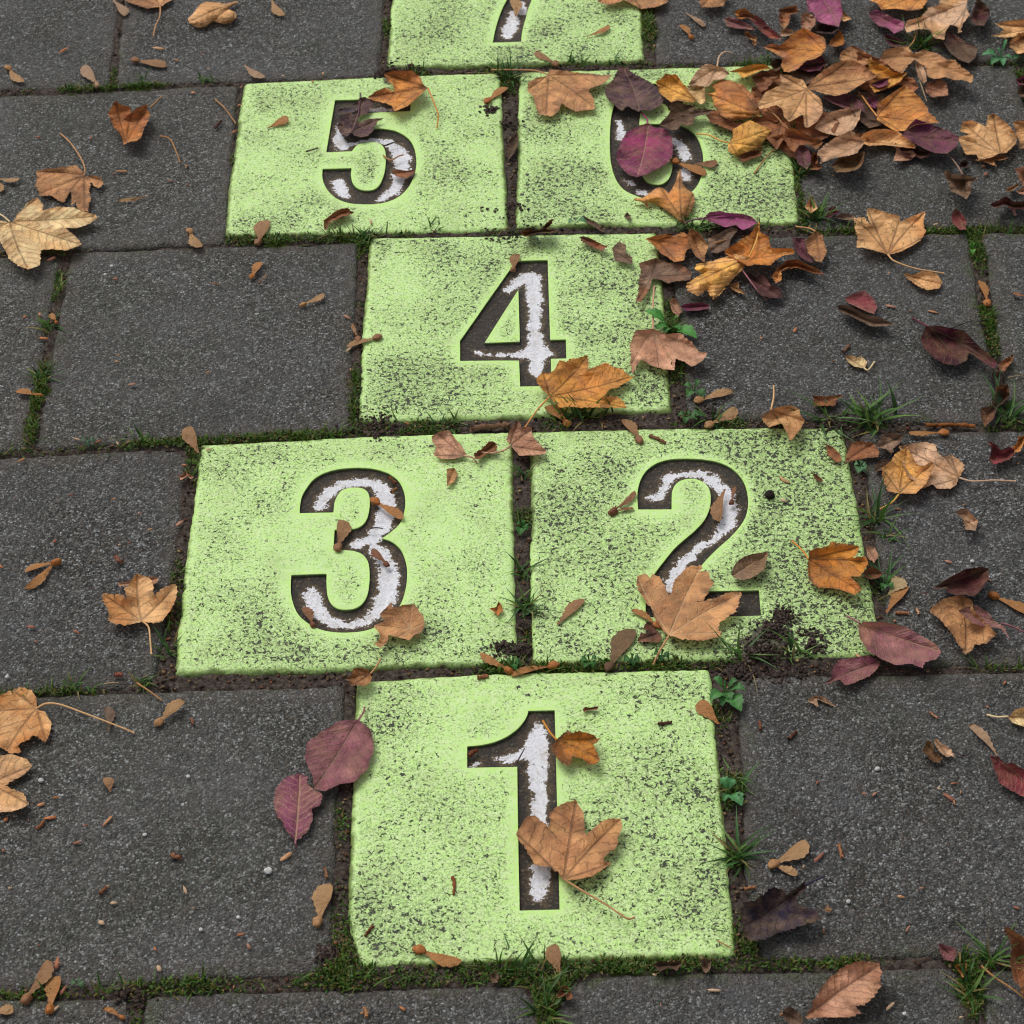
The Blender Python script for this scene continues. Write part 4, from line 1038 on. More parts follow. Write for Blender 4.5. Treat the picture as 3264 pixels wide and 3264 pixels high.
 (M_, 'Q', 'pink', 0, 14, 3, 'crumpled pinkish brown leaf on the right edge above the maroon arched one', '1030,260 1092,245 1150,260 1120,360 1110,430 1060,420 1040,405 1092,380 1075,350 1050,300', '1150,260', '1035,262 1045,410', {}),
 (FB, 'Q', 'tan', 0, 6, 2, 'small curled tan scrap near the right edge below the tan pair of leaves', '980,390 1060,350 1058,372 1010,400 985,408', '980,400', '1058,355', {}),
 (M_, 'T21', 'tan', 0, 3, 1.5, 'small tan leaf under the stalk tip of the large tan maple leaf', '1245,100 1265,95 1300,110 1350,85 1400,88 1440,100 1475,150 1455,180 1440,185 1380,190 1330,170 1295,145', '1250,100', '1470,160 1380,188', {'tooth': .0007}),
 (O_, 'T21', 'red', 0, 4, 1.5, 'dusky red leaf half covered by a rolled grey brown one', '915,240 960,215 1030,193 1080,240 1102,290 1085,330 1030,310 970,280 935,265', '935,262', '1085,325', {'c2': 'plum', 'grad': .3, 'vb': .5, 'tooth': .0004}),
 (O_, 'T21', 'taupe', 1, 9, 1.5, 'rolled grey brown leaf lying against the dusky red leaf', '872,280 910,275 960,290 1030,330 1100,345 1150,365 1205,390 1140,395 1070,400 1020,375 940,335 885,310', '872,280', '1205,390', {'tooth': .0003}),
 (O_, 'T21', 'maroon', 0, 12, 1.8, 'large glossy maroon leaf with a folded tail at the right', '1345,470 1375,400 1450,395 1530,410 1590,420 1650,480 1700,530 1780,600 1765,640 1700,600 1620,545 1610,590 1550,620 1480,610 1410,570 1360,510', '1395,402', '1590,600 1772,620', '1395,402 1350,380 1300,350', {'c2': 'magenta', 'grad': .75, 'vb': .35, 'tooth': .0003}),
 (FB, 'T21', 'rust', 0, 5, 2, 'small rust leaf at the tail tip of the maroon leaf', '1785,610 1830,580 1875,555 1860,600 1820,655 1790,645', '1785,615', '1872,558', {}),
 (O_, 'T21', 'pale', 0, 2.5, 1, 'small cream oval leaf alone on the slab right of tile 4', '918,565 960,562 985,575 1010,565 1045,600 1030,635 970,625 935,600', '1025,632', '920,567', '1025,632 1050,645 1085,600', {'tooth': .0003}),
 (FB, 'T21', 'rust', 0, 6, 2, 'rusty brown folded scrap behind the grass tuft right of tile 2', '738,790 800,795 840,790 910,785 870,820 860,850 780,845 738,850', '738,800', '905,788', {'c2': 'mustard', 'grad': .5}),
 (M_, 'T21', 'tan', 1, 8, 1.8, 'tan leaf folded over the far edge of the tile marked 2', '445,905 500,870 560,850 610,845 660,865 665,900 690,930 670,980 610,1045 595,1010 560,950 530,955 490,970 460,940', '500,870', '450,920 605,1040 685,935', '500,870 515,800 515,735', {'c2': 'brown', 'grad': .3, 'tooth': .0005}),
 (M_, 'T21', 'rust', 2, 4, 1.5, 'dark rust leaf just off the top right corner of tile 2', '950,1060 1010,1045 1080,1060 1115,1105 1105,1140 1040,1145 960,1165 915,1172 930,1110', '915,1170', '955,1062 1080,1062 1110,1130', {'tooth': .0005}),
 (O_, 'T21', 'rust', 0, 2, 1, 'narrow rust red leaf at the top right corner of tile 2', '805,1062 850,1080 890,1120 900,1160 870,1168 820,1120', '805,1062', '895,1165', {'tooth': .0003, 'vb': .5}),
 (M_, 'T21', 'taupe', 0, 9, 4, 'grey brown shrivelled leaf behind the pair of tan maple leaves', '1100,1060 1130,1010 1180,1005 1250,1010 1245,1050 1200,1080 1180,1125 1150,1090 1105,1090', '1250,1015', '1105,1080 1180,1120', {}),
 (FB, 'T21', 'taupe', 0, 2, 1, 'dull beige scrap at the left of the pair of tan maple leaves', '1085,1185 1130,1150 1185,1150 1180,1200 1130,1215 1090,1220', '1185,1170', '1090,1215', {}),
 (M_, 'T21', 'beige', 1, 4, 1.5, 'beige maple leaf behind the golden one, long stalk pointing right', '1225,1075 1300,1060 1370,1055 1440,1065 1440,1100 1470,1140 1520,1120 1595,1180 1590,1220 1560,1260 1550,1300 1520,1318 1440,1318 1420,1290 1350,1320 1280,1250 1230,1150', '1565,1255', '1230,1080 1440,1068 1420,1300 1520,1125', '1565,1255 1640,1275 1760,1270 1885,1275', {'c2': 'tan', 'grad': .3, 'vb': .1}),
 (M_, 'T21', 'yellow', 4, 5, 1.5, 'golden tan maple leaf in front of the beige one, right of tile 2', '1125,1200 1180,1160 1200,1120 1270,1080 1300,1130 1325,1180 1360,1190 1410,1165 1425,1190 1400,1240 1380,1290 1320,1345 1230,1345 1160,1330 1135,1270', '1228,1340', '1125,1202 1270,1085 1420,1172', '1228,1340 1190,1390 1118,1432', {'c2': 'tan', 'grad': .1, 'tooth': .0005, 'vb': .1}),
 (O_, 'T21', 'red', 0, 8, 2, 'crimson crumpled leaf near the right edge level with the top of tile 2', '1730,1045 1780,1070 1800,1100 1850,1080 1885,1100 1880,1130 1820,1165 1760,1182 1735,1150 1745,1100', '1732,1046', '1880,1110 1745,1178', {'c2': 'maroon', 'grad': .3}),
 (FB, 'T21', 'orange', 2, 8, 1.5, 'orange brown upright scrap touching the crimson crumpled leaf', '1860,1085 1890,1060 1900,1020 1940,1018 1935,1060 1905,1110 1880,1110', '1875,1100', '1930,1020', {}),
 (M_, 'T21', 'dark', 0, 10, 3, 'dark brown shrivelled leaf in the joint below the maroon leaf tail', '1690,860 1750,850 1780,740 1840,725 1850,800 1790,850 1760,920 1710,970 1690,920', '1840,728', '1695,870 1712,965', {'c2': 'rust', 'grad': .4}),
])
many([
 # on tiles 1, 2, 3
 (M_, 'N3', 'brown', 1.5, 5, 2, 'light brown maple leaf at the lower right of the painted 3', '1080,1640 1170,1600 1130,1540 1190,1480 1240,1430 1240,1470 1290,1480 1330,1455 1390,1455 1440,1450 1480,1510 1520,1560 1528,1640 1500,1700 1440,1720 1390,1770 1320,1750 1260,1730 1210,1725 1200,1790 1140,1835 1080,1800 1130,1770 1140,1720', '1400,1680', '1085,1640 1240,1435 1420,1452 1525,1620 1300,1748 1130,1830', '1400,1680 1440,1715 1475,1748', {'vb': .75, 'tooth': .0004}),
 (FB, 'T12', 'orange', 0, 2, .8, 'tiny three cornered orange brown leaf scrap near the right rim of tile 3', '835,545 875,540 890,505 912,530 916,570 900,562 888,590 870,570', '875,560', '890,507', {'tooth': .0003}),
 (M_, 'N1', 'mustard', 1, 6, 2.2, 'small mustard and dark brown maple leaf right of the top of the painted 1', '1255,385 1310,330 1360,270 1410,238 1440,262 1500,250 1570,265 1640,285 1665,320 1700,300 1670,345 1630,370 1660,420 1692,500 1640,540 1590,545 1540,500 1450,470 1430,560 1350,530 1300,480 1275,440', '1310,325', '1410,240 1690,305 1690,500 1428,558', '1310,325 1250,260 1190,160', {'c2': 'maroon', 'grad': .55, 'tooth': .0006, 'vb': .3}),
 (M_, 'N1', 'brown', 1.5, 6, 2, 'large brown maple leaf with a thin stalk lying across the stem of the painted 1', '950,1150 1000,1060 1050,1000 1120,990 1180,1040 1235,1090 1260,1050 1240,980 1290,930 1380,880 1480,855 1500,910 1540,950 1555,1040 1565,1170 1600,1130 1700,1040 1780,1015 1870,1015 1885,1110 1850,1200 1830,1280 1760,1330 1720,1390 1790,1410 1700,1470 1620,1530 1480,1555 1360,1555 1330,1500 1250,1440 1180,1440 1110,1420 1060,1330 1010,1250 970,1200', '1372,1553', '958,1150 1480,860 1875,1020 1785,1412', '1372,1553 1530,1650 1750,1780 1932,1900 1990,1890', {'tooth': .0007, 'vb': .1}),
 (M_, 'N2', 'brown', 2, 4, 1.8, 'large brown maple leaf with a nibble hole covering the foot of the painted 2', '360,1260 360,1200 440,1175 475,1220 490,1175 550,1210 600,1280 650,1370 690,1240 740,1190 800,1130 870,1110 930,1115 915,1165 990,1150 1010,1240 1035,1270 990,1330 945,1420 880,1430 960,1420 1060,1390 1150,1350 1250,1340 1285,1370 1260,1420 1240,1480 1240,1520 1160,1560 1090,1610 1070,1680 1095,1690 1080,1740 980,1765 860,1765 740,1755 640,1730 590,1690 530,1600 490,1500 420,1410 370,1330', '642,1728', '370,1220 920,1120 1280,1362 1090,1705', '642,1728 580,1830 540,1900 505,1980', {'vb': .85, 'tooth': .0009, 'stemarch': .003}),
 (M_, 'N2', 'maroon', .5, 2, 1.2, 'small dark red torn leaf under the left lobe of the brown leaf on tile 2', '355,1780 390,1700 470,1705 455,1690 410,1670 440,1600 500,1620 540,1690 575,1740 550,1785 440,1785', '550,1710', '360,1778 435,1605', {'c2': 'rust', 'grad': .2}),
 (O_, 'N2', 'olive', 1, 5, 1.5, 'olive brown pointed oval leaf right of the painted 2', '1195,1195 1200,1140 1240,1080 1300,1030 1380,1010 1450,1000 1515,982 1505,1060 1480,1150 1420,1190 1350,1230 1270,1235 1210,1215', '1195,1207', '1512,985', {'c2': 'taupe', 'grad': -.1, 'tooth': .0003, 'vb': .7}),
 (M_, 'T22', 'mustard', 2, 6, 2.2, 'mustard brown maple leaf on the right side of tile 2', '710,230 760,200 800,205 850,170 920,180 1000,195 985,245 960,260 1040,250 1050,300 1000,365 950,365 990,400 1015,440 975,470 900,440 830,430 770,430 720,390 705,330 715,270', '712,268', '998,198 1048,282 1010,452 722,392', '712,268 680,220 620,165', {'tooth': .0006, 'c2': 'orange', 'grad': .4}),
 (O_, 'T22', 'pink', 0, 3, 1, 'small pinkish oval leaf touching the right rim of tile 2 beside the mustard leaf', '1035,190 1090,200 1115,250 1085,290 1045,262', '1035,190', '1100,285', {}),
 (FB, 'T22', 'rust', 0, 4, 1.8, 'reddish brown scrap in the joint below the small pinkish oval leaf', '1030,330 1080,310 1130,345 1110,375 1060,378 1030,365', '1030,350', '1125,350', {}),
 (O_, 'T22', 'plum', 2, 6, 1.8, 'large dull plum oval leaf on the lower right corner of tile 2', '990,640 1030,620 1110,620 1200,632 1280,655 1350,700 1440,750 1465,790 1440,830 1370,850 1360,885 1300,860 1200,865 1120,830 1050,790 1005,720', '1003,630', '1462,790', '1003,630 965,608 930,590', {'vb': .65, 'c2': 'pink', 'grad': .45, 'tooth': .0004}),
 (O_, 'T22', 'plum', 0, 4, 1.5, 'plum and magenta leaf below the large plum oval leaf', '800,975 840,940 850,880 880,840 960,825 1050,810 1115,850 1100,890 1060,930 980,965 920,982 890,950 850,960', '1112,850', '805,975', {'vb': .4, 'c2': 'magenta', 'grad': .2}),
 (O_, 'T22', 'maroon', 0, 14, 2, 'very dark maroon curved leaf with a thin pointed end, right of tile 2', '1335,460 1400,450 1450,410 1520,365 1600,325 1680,310 1735,320 1730,380 1690,440 1650,480 1600,470 1540,470 1490,450 1490,430 1420,440 1380,465', '1337,461', '1732,322', {'tooth': .0002}),
 (M_, 'T22', 'brown', 0, 9, 3, 'brown crumpled leaf under the small plum one, right of the tile 2', '1420,530 1480,490 1580,470 1640,500 1650,560 1740,650 1780,690 1730,740 1650,750 1640,780 1600,808 1570,760 1520,680 1450,600 1400,565', '1602,806', '1410,560 1580,472 1778,692', {'c2': 'tan', 'grad': .5}),
 (O_, 'T22', 'plum', 7, 4, 1.2, 'small plum leaf with a long stalk on top of the brown crumpled leaf', '1560,560 1610,535 1660,525 1730,570 1770,620 1820,650 1850,720 1800,660 1720,650 1640,630', '1800,630', '1562,560', '1800,630 1870,650 1990,710', {'tooth': .0003, 'vb': .7}),
 (FB, 'T22', 'beige', 0, 2, .8, 'pale chevron shaped leaf piece on the slab right of tile 1', '700,1070 745,1038 800,1045 870,1105 810,1080 760,1058 770,1108 740,1085', '745,1045', '865,1100', {'tooth': .0002}),
 (O_, 'T22', 'pale', 0, 5, 1.5, 'pale round leaf with a thin stalk at the right edge beside tile 1', '1842,1165 1880,1120 1932,1105 1990,1120 1980,1200 1932,1215 1870,1195', '1842,1158', '1985,1160', '1842,1158 1780,1160 1725,1148', {'tooth': .0002}),
 (O_, 'T23', 'red', 0, 7, 1.8, 'crimson red leaf at the right edge beside tile 1', '1745,-70 1790,-60 1830,-20 1860,-30 1932,10 1990,80 1980,160 1910,160 1850,120 1790,80 1765,10', '1748,-72', '1985,120', {'c2': 'violet', 'grad': .9, 'vb': .6}),
 (M_, 'T22', 'beige', 0, 3, 1.2, 'small light tan lobed leaf piece on the right slab with a dark thread beside it', '1420,1290 1440,1283 1465,1310 1500,1325 1530,1365 1542,1382 1490,1388 1450,1355 1430,1320', '1500,1382', '1425,1290 1540,1380', {'tooth': .0006}),
 (FB, 'T22', 'olive', 0, 3, 2, 'dull olive grey shrivelled scrap left of the small light tan piece', '1360,1350 1385,1290 1410,1300 1420,1350 1470,1390 1455,1425 1400,1410 1375,1370', '1370,1300', '1460,1415', {}),
 (M_, 'T22', 'beige', 0, 9, 3.5, 'pale grey tan wrinkled leaf scrap in the middle of the slab right of tile 2', '1545,0 1575,-22 1610,-20 1640,20 1675,50 1660,105 1600,100 1590,50', '1545,0', '1665,100', {'c2': 'taupe', 'grad': .3}),
 (M_, 'T23', 'black', 0, 12, 2.5, 'near black purple curled leaf at the lower right of tile 1', '320,820 345,760 430,740 440,705 460,715 475,690 500,675 530,672 560,680 590,720 640,680 690,645 700,680 640,740 650,775 690,790 740,790 775,830 780,860 700,880 600,920 500,950 390,980 340,940 335,880', '690,665', '345,900 520,680 775,850', '690,665 740,640 802,614', {'c2': 'darkpurple', 'grad': .5, 'vb': .1, 'tooth': .0010}),
 (O_, 'T23', 'pink', 0, 9, 4, 'crinkled brown oval leaf at the bottom right on the bottom row slab', '690,1415 740,1340 760,1270 840,1180 920,1120 1010,1090 1110,1105 1130,1160 1120,1230 1100,1270 1030,1340 960,1340 1010,1385 950,1410 880,1415 800,1410 740,1420', '683,1418', '1120,1112', {'c2': 'rust', 'grad': .6, 'vb': .15}),
 (M_, 'T23', 'rust', 0, 14, 2.5, 'rust brown upright leaf cut by the right edge near the bottom', '1815,900 1850,905 1932,960 2000,1100 1990,1300 1932,1330 1900,1230 1870,1200 1850,1100 1860,1000', '1925,1325', '1820,905 1990,1100', {'c2': 'brown', 'grad': .5}),
 (FB, 'T23', 'plum', 0, 4, 1.5, 'small plum leaf by the grass in the lower right joint', '1445,990 1490,1005 1545,1020 1555,1060 1530,1095 1480,1085 1455,1040', '1450,990', '1540,1080', {'tooth': .0003}),
 (FB, 'T23', 'yellow', 0, 5, 1.2, 'small yellow brown scrap in the lower right joint', '1540,1120 1570,1105 1610,1108 1605,1150 1585,1188 1560,1150', '1545,1115', '1588,1185', {'tooth': .0003}),
 (FB, 'T23', 'taupe', 0, 5, 1.5, 'dull grey brown round scrap at the bottom edge left of the crinkled oval leaf', '565,1370 610,1350 660,1380 690,1430 660,1470 600,1450 570,1410', '570,1380', '680,1450', {}),
 (FB, 'T13', 'rust', 0, 7, 2, 'rust brown scrap in the joint at the bottom edge below tile 1', '1215,1290 1235,1240 1270,1225 1300,1260 1310,1300 1280,1315 1260,1280 1240,1300', '1290,1310', '1240,1235', {}),
 (FB, 'T13', 'taupe', 0, 4, 1.5, 'small brown scrap hanging below the near rim of tile 1', '845,1160 870,1145 890,1170 880,1215 855,1215 838,1190', '850,1165', '880,1210', {}),
 (FB, 'T13', 'dark', 0, 5, 1.8, 'dark brown scraps wedged at the near right corner of tile 1', '1760,1110 1800,1090 1860,1095 1910,1085 1930,1110 1900,1150 1850,1130 1800,1150', '1760,1115', '1925,1110', {}),
 (FB, 'T23', 'taupe', 0, 5, 1.8, 'grey brown curl in the joint below the right corner of tile 1', '100,1085 130,1075 165,1090 160,1130 130,1160 105,1130', '105,1085', '150,1150', {}),
 (M_, 'T12', 'brown', 2, 6, 2, 'small curled brown leaf on the far left corner of tile 1', '15,945 60,915 70,885 110,880 150,895 175,935 165,965 130,985 80,980 50,985 45,960', '165,915', '20,948 85,882 60,982', '165,915 195,880 222,832', {'tooth': .0005, 'c2': 'mustard', 'grad': .5}),
 (FB, 'T12', 'rust', 0, 2, .8, 'small reddish brown scrap above the top right of the painted 1', '1368,1112 1385,1100 1400,1108 1455,1100 1450,1118 1390,1125 1372,1138', '1370,1120', '1450,1105', {'tooth': .0003}),
 (FB, 'T22', 'rust', 0, 2, .8, 'dark red narrow scrap on the dirty right half of tile 2', '730,-220 760,-210 795,-180 790,-165 750,-185', '732,-218', '792,-170', {}),
 (M_, 'T01', 'pink', 0, 4, 1.5, 'tiny brown star shaped leaf in the joint left of the tile 3 top corner', '1000,1250 1035,1235 1050,1210 1065,1235 1100,1250 1080,1262 1060,1245 1040,1258 1022,1270 1018,1252', '1050,1245', '1003,1250 1050,1212 1098,1250', {'tooth': .0002}),
])
PG = 'leaves heaped in the pile at the top right'
def pile(rows):
    for r in rows:
        a = list(r); kw = a.pop() if isinstance(a[-1], dict) else {}
        kw['group'] = PG; leaf(*a, **kw)
pile([
 (M_, 'A', 'rust', 0, 4, 2, 'dark brown leaf showing in the gap left below the broad tan leaf', '440,560 520,540 580,600 640,680 650,740 600,780 520,750 480,690 430,640', '640,770', '450,570 480,700', {}),
 (M_, 'A', 'dark', 0, 4, 2, 'dark leaf showing in the gap between the bright orange and the ribbed brown leaf', '700,430 780,420 860,400 930,400 900,460 840,520 790,540 740,500 690,480', '700,440', '920,405 790,535', {}),
 (M_, 'A', 'rust', 0, 4, 2, 'rusty leaf deep in the pile under the pale beige leaf', '640,740 720,720 800,780 860,700 930,720 1000,780 960,860 880,900 780,880 680,830', '650,750', '860,705 1000,780 780,878', {}),
 (M_, 'B', 'dark', 0, 4, 2, 'dark brown leaf deep in the pile under the light orange fan leaf', '-10,620 60,590 140,600 200,600 180,680 160,760 190,800 100,820 20,760 -20,700', '190,800', '0,620 195,602 10,750', {}),
 (M_, 'B', 'rust', 0, 5, 2, 'rust leaf deep in the pile beneath the half hidden yellow leaf', '20,330 100,350 180,380 240,420 300,480 380,500 420,560 380,600 300,540 200,580 120,600 40,560', '30,335', '415,560 120,598', {}),
 (M_, 'A', 'rust', 0, 4, 2, 'rusty leaf under the crumpled brown one at the far right corner of tile 6', '560,440 620,450 640,500 600,560 540,620 500,600 520,540 500,480', '630,455', '505,600 505,482', {}),
 (M_, 'Q', 'brown', 0, 5, 2, 'brown leaf between the beige toothed leaf and the tan strip', '-60,60 0,30 60,40 110,80 60,110 20,160 -40,140 -80,110', '105,80', '-75,105 15,155', {}),
 (M_, 'C', 'rust', 0, 5, 2, 'dark rust leaf in the shade of the small purple oval leaf', '560,60 640,40 720,90 780,100 760,170 720,200 660,160 600,120', '570,65', '775,105 720,195', {}),
 (M_, 'T10', 'brown', 1, 4, 2, 'brown maple leaf cut by the top edge over the right rim of tile 7', '1450,10 1530,28 1600,0 1640,20 1700,50 1780,40 1850,10 1830,-60 1500,-70', '1640,-60', '1455,10 1700,48 1848,8'),
 (M_, 'T20', 'brown', 1, 5, 2, 'brown leaf at the top edge just right of tile 7', '95,15 110,40 180,42 230,35 245,5 260,-60 90,-60', '180,-60', '110,38 240,20'),
 (O_, 'A', 'plum', 0, 5, 1.5, 'dusty plum leaf at the left end of the top pile', '260,120 300,105 350,120 400,140 440,165 465,192 400,185 330,180 280,165', '262,118', '462,190', {'c2': 'pink', 'grad': .3}),
 (O_, 'A', 'mustard', 0, 6, 2, 'small golden curled scrap above the dusty plum leaf', '330,80 350,65 400,52 430,70 430,110 380,125 345,115', '335,82', '428,105', {}),
 (O_, 'A', 'red', 3, 9, 2, 'long red brown rolled leaf in the top pile pointing right', '355,110 365,75 410,72 450,90 510,120 550,170 590,200 632,250 560,245 510,210 470,170 430,120 390,110', '632,250', '358,100', {'c2': 'rust', 'grad': .2, 'tooth': .0003}),
 (FB, 'A', 'brown', 0, 4, 2, 'ragged brown scrap below the red brown rolled leaf', '388,205 420,198 450,230 475,232 470,265 475,290 455,292 440,255 405,235', '390,205', '465,290', {}),
 (M_, 'A', 'rust', 2, 9, 4, 'crumpled orange rust leaf left of the violet leaf at the top', '615,60 680,40 730,30 745,80 690,95 680,150 650,185 620,150', '625,65', '740,40 650,182', {'c2': 'tan', 'grad': .5}),
 (M_, 'A', 'pink', 3, 5, 3, 'rosy brown crumpled leaf under the violet leaf at the top', '755,90 800,75 850,110 850,150 820,195 760,190', '760,95', '840,180', {}),
 (FB, 'A', 'beige', 2, 5, 2, 'whitish curled bit above the bright orange leaf of the pile', '620,190 660,180 700,190 710,215 660,235 625,225', '620,200', '705,215', {}),
 (O_, 'T20', 'violet', 4, 6, 2, 'broad violet leaf at the top edge of the pile', '700,-40 830,-60 890,-20 905,70 885,150 830,140 760,120 740,75 705,60', '760,-50', '880,148', {'c2': 'purple', 'grad': .2, 'vb': .6}),
 (FB, 'A', 'darkpurple', 0, 7, 2, 'dark purple shrivelled leaf below the broad violet leaf', '845,160 890,150 960,165 1000,180 970,215 900,215 850,205', '1000,180', '850,195', {}),
 (FB, 'A', 'tan', 0, 6, 2, 'brown folded leaf right of the broad violet leaf at the top', '1015,60 1050,90 1080,120 1030,138 1012,120 1020,90', '1015,65', '1075,120', {}),
 (O_, 'A', 'mustard', 1, 6, 1.5, 'small upright mustard leaf right of the bright orange leaf', '935,290 945,260 965,240 1005,190 1030,230 1035,260 1030,285 980,300', '1005,192', '950,295', {'tooth': .0003}),
 (M_, 'A', 'purple', 1, 4, 2, 'purple leaf showing under the near rim of the bright orange leaf', '745,440 760,400 830,370 900,360 920,400 880,450 800,458', '915,400', '750,440', {}),
 (FB, 'A', 'dark', 1, 8, 2, 'dark brown curled leaf left below the bright orange leaf', '565,400 600,375 640,380 640,430 600,458 575,450', '635,380', '580,450', {}),
 (M_, 'A', 'orange', 5, 9, 2.5, 'bright orange maple leaf in the middle of the top pile', '515,300 560,280 620,290 670,250 720,200 770,180 840,210 910,240 920,280 910,330 860,370 790,390 740,440 690,460 650,460 630,420 640,370 590,340', '912,330', '520,300 770,185 660,455', {'c2': 'pink', 'grad': .45}),
 (M_, 'A', 'yellow', 3, 7, 1.5, 'yellow tan folded leaf strip at the far rim of tile 6', '290,460 380,430 450,410 530,412 565,440 500,450 440,480 380,500 350,465', '565,438', '295,460', {'tooth': .0003}),
 (M_, 'A', 'rust', 4, 8, 3, 'brown crumpled leaf between the yellow strip and the broad tan leaf', '445,490 500,450 560,460 610,480 570,530 540,570 500,590 480,570', '605,480', '450,492 500,585', {}),
 (M_, 'A', 'rust', 2, 5, 2, 'dark rust leaf lying along the near side of the pile on tile 6', '150,740 200,700 270,730 330,780 420,790 450,750 560,740 650,770 690,850 640,900 600,960 540,890 480,870 400,880 300,830 180,780', '640,780', '155,740 320,830 600,950', {}),
 (M_, 'A', 'orange', 6, -9, 2.5, 'orange brown broad leaf in the pile nearest to the painted 6', '150,600 210,590 190,545 250,505 330,520 390,545 440,600 470,640 500,740 430,750 370,765 300,770 250,740 200,680 190,620', '502,740', '160,600 330,522 235,722', {'c2': 'rust', 'grad': .25}),
 (M_, 'B', 'yellow', 2, 8, 2, 'yellow leaf half hidden under brown leaves in the pile centre', '90,380 140,390 200,420 260,460 345,465 300,520 230,560 140,595 100,545 150,490 100,450', '342,468', '95,385 110,545', {}),
 (M_, 'A', 'brown', 3, 5, 2, 'wrinkled brown leaf tip poking up behind the ribbed brown leaf', '1000,380 1010,340 1060,300 1092,290 1150,320 1200,350 1225,400 1160,420 1060,400', '1220,400', '1010,345 1090,295', {}),
 (M_, 'A', 'purple', 2, 5, 1.5, 'dusty purple leaf in the shade right of the broad tan leaf', '890,620 950,610 1040,600 1092,610 1150,660 1170,720 1120,700 1040,700 960,660', '1170,718', '895,620', {'c2': 'plum', 'grad': .3}),
 (M_, 'A', 'beige', 4, 7, 2, 'pale beige leaf below the broad tan leaf, ribbed, in the pile centre', '840,819 880,770 940,720 1000,705 1060,690 1092,700 1140,690 1135,760 1092,830 1000,870 900,850', '1135,695', '845,819 1000,868 1090,828', {'vb': .5}),
 (M_, 'A', 'brown', 8, 5, 1.8, 'brown ribbed leaf pointing right in the pile, stalk end at the tan leaf', '800,560 830,510 900,450 960,410 1040,385 1092,385 1180,430 1240,490 1170,520 1110,560 1050,600 980,615 910,600 850,580 820,575', '800,562', '1050,390 1238,490 1000,612', {'c2': 'rust', 'grad': .5, 'vb': .1}),
 (M_, 'A', 'tan', 10, 6, 2, 'broad tan maple leaf with dark ribs, topmost in the pile centre', '620,475 680,480 730,500 770,510 795,560 830,590 880,630 895,670 895,720 860,780 800,819 780,810 770,740 760,735 720,760 680,780 650,750 640,700 600,670 540,690 490,700 480,660 530,590 610,550 630,530', '792,573', '622,478 482,680 680,775 800,815 895,680', {'c2': 'beige', 'grad': .4, 'vb': .1, 'tooth': .0004}),
 (M_, 'C', 'rust', 5, 7, 2.5, 'rusty brown folded leaf left of the small purple oval in the pile', '640,60 660,10 700,0 760,20 830,60 880,70 900,90 860,140 800,110 740,110 720,160 680,130', '890,88', '645,50 715,155', {'c2': 'orange', 'grad': .5}),
 (FB, 'C', 'rust', 1, 8, 2, 'dark rust leaf right of the small purple oval in the pile', '820,200 830,150 870,170 860,230 900,250 860,270 820,268', '835,155', '890,255', {}),
 (M_, 'C', 'olive', 1, 12, 2.5, 'olive brown bowl shaped leaf at the near right side of the pile', '950,240 1000,190 1092,180 1165,150 1160,220 1120,265 1060,280 980,285', '1160,155', '955,242 1080,280', {}),
 (M_, 'Q', 'tan', 2, 7, 2, 'tan leaf strip under the tip of the big purple leaf', '40,90 60,40 120,10 200,5 280,20 340,60 400,110 400,128 300,122 200,110 100,115', '50,85', '395,120', {'c2': 'orange', 'grad': .5}),
 (M_, 'C', 'beige', 9, 6, 2, 'pinkish beige toothed leaf at the near side of the pile centre', '870,140 920,100 1000,50 1060,20 1092,20 1160,90 1120,160 1040,180 940,200 880,228 885,190 860,170', '1158,92', '882,225 1000,52', {'vb': .5, 'tooth': .0009}),
 (O_, 'C', 'purple', 4, 4, 1.2, 'small purple oval leaf standing at the far right corner of tile 6', '765,105 800,130 825,180 820,230 795,265 740,230 718,170 735,130', '795,264', '765,108', {'vb': .6, 'tooth': .0002}),
 (M_, 'C', 'rust', 1, 5, 1.5, 'rust leaf rim showing under the yellow rounded leaf', '350,180 420,150 510,135 500,180 430,200 380,220', '505,140', '360,200', {}),
 (M_, 'C', 'yellow', 6, -8, 1.5, 'yellow rounded leaf with a thin stalk on the right part of tile 6', '290,110 320,60 320,10 370,-20 430,-50 500,-20 570,5 545,50 530,70 500,110 520,120 460,135 400,160 345,182 290,150', '300,95', '565,5 520,120 350,180', '300,95 240,80 170,45 90,38', {'tooth': .0003, 'c2': 'orange', 'grad': .7, 'vb': .1}),
 (M_, 'B', 'brown', 9, 6, 1.8, 'wide brown maple leaf at the right side of the pile, torn at its tip', '175,370 200,320 280,300 350,300 380,345 450,315 530,340 600,380 650,385 700,430 770,490 755,530 700,510 640,515 590,490 520,505 480,490 450,420 390,380 340,430 310,470 250,440 200,400', '382,365', '180,370 310,465 768,500 500,500', {'tooth': .0009, 'vb': .6}),
 (M_, 'B', 'pink', 1, 6, 2, 'small pinkish brown toothed leaf below the wide brown maple leaf', '455,560 470,530 520,520 560,490 570,520 600,530 605,610 560,615 510,625 470,600', '455,562', '565,492 603,610', {'tooth': .0009}),
 (M_, 'B', 'orange', 2, 7, 1.8, 'light orange fan shaped leaf with a thin stalk, right of the pile centre', '155,660 210,620 270,580 330,545 380,580 430,630 475,690 480,720 520,750 550,785 480,790 400,800 330,835 270,840 220,810 150,765', '153,745', '330,550 546,785 300,838', '153,745 110,690 60,620 35,590', {'c2': 'tan', 'grad': .4, 'vb': .1, 'tooth': .0004}),
 (FB, 'B', 'violet', 2, 5, 1, 'small violet leaf scrap left of the light orange fan leaf', '85,640 110,615 150,630 165,670 140,695 95,680', '85,645', '160,690', {}),
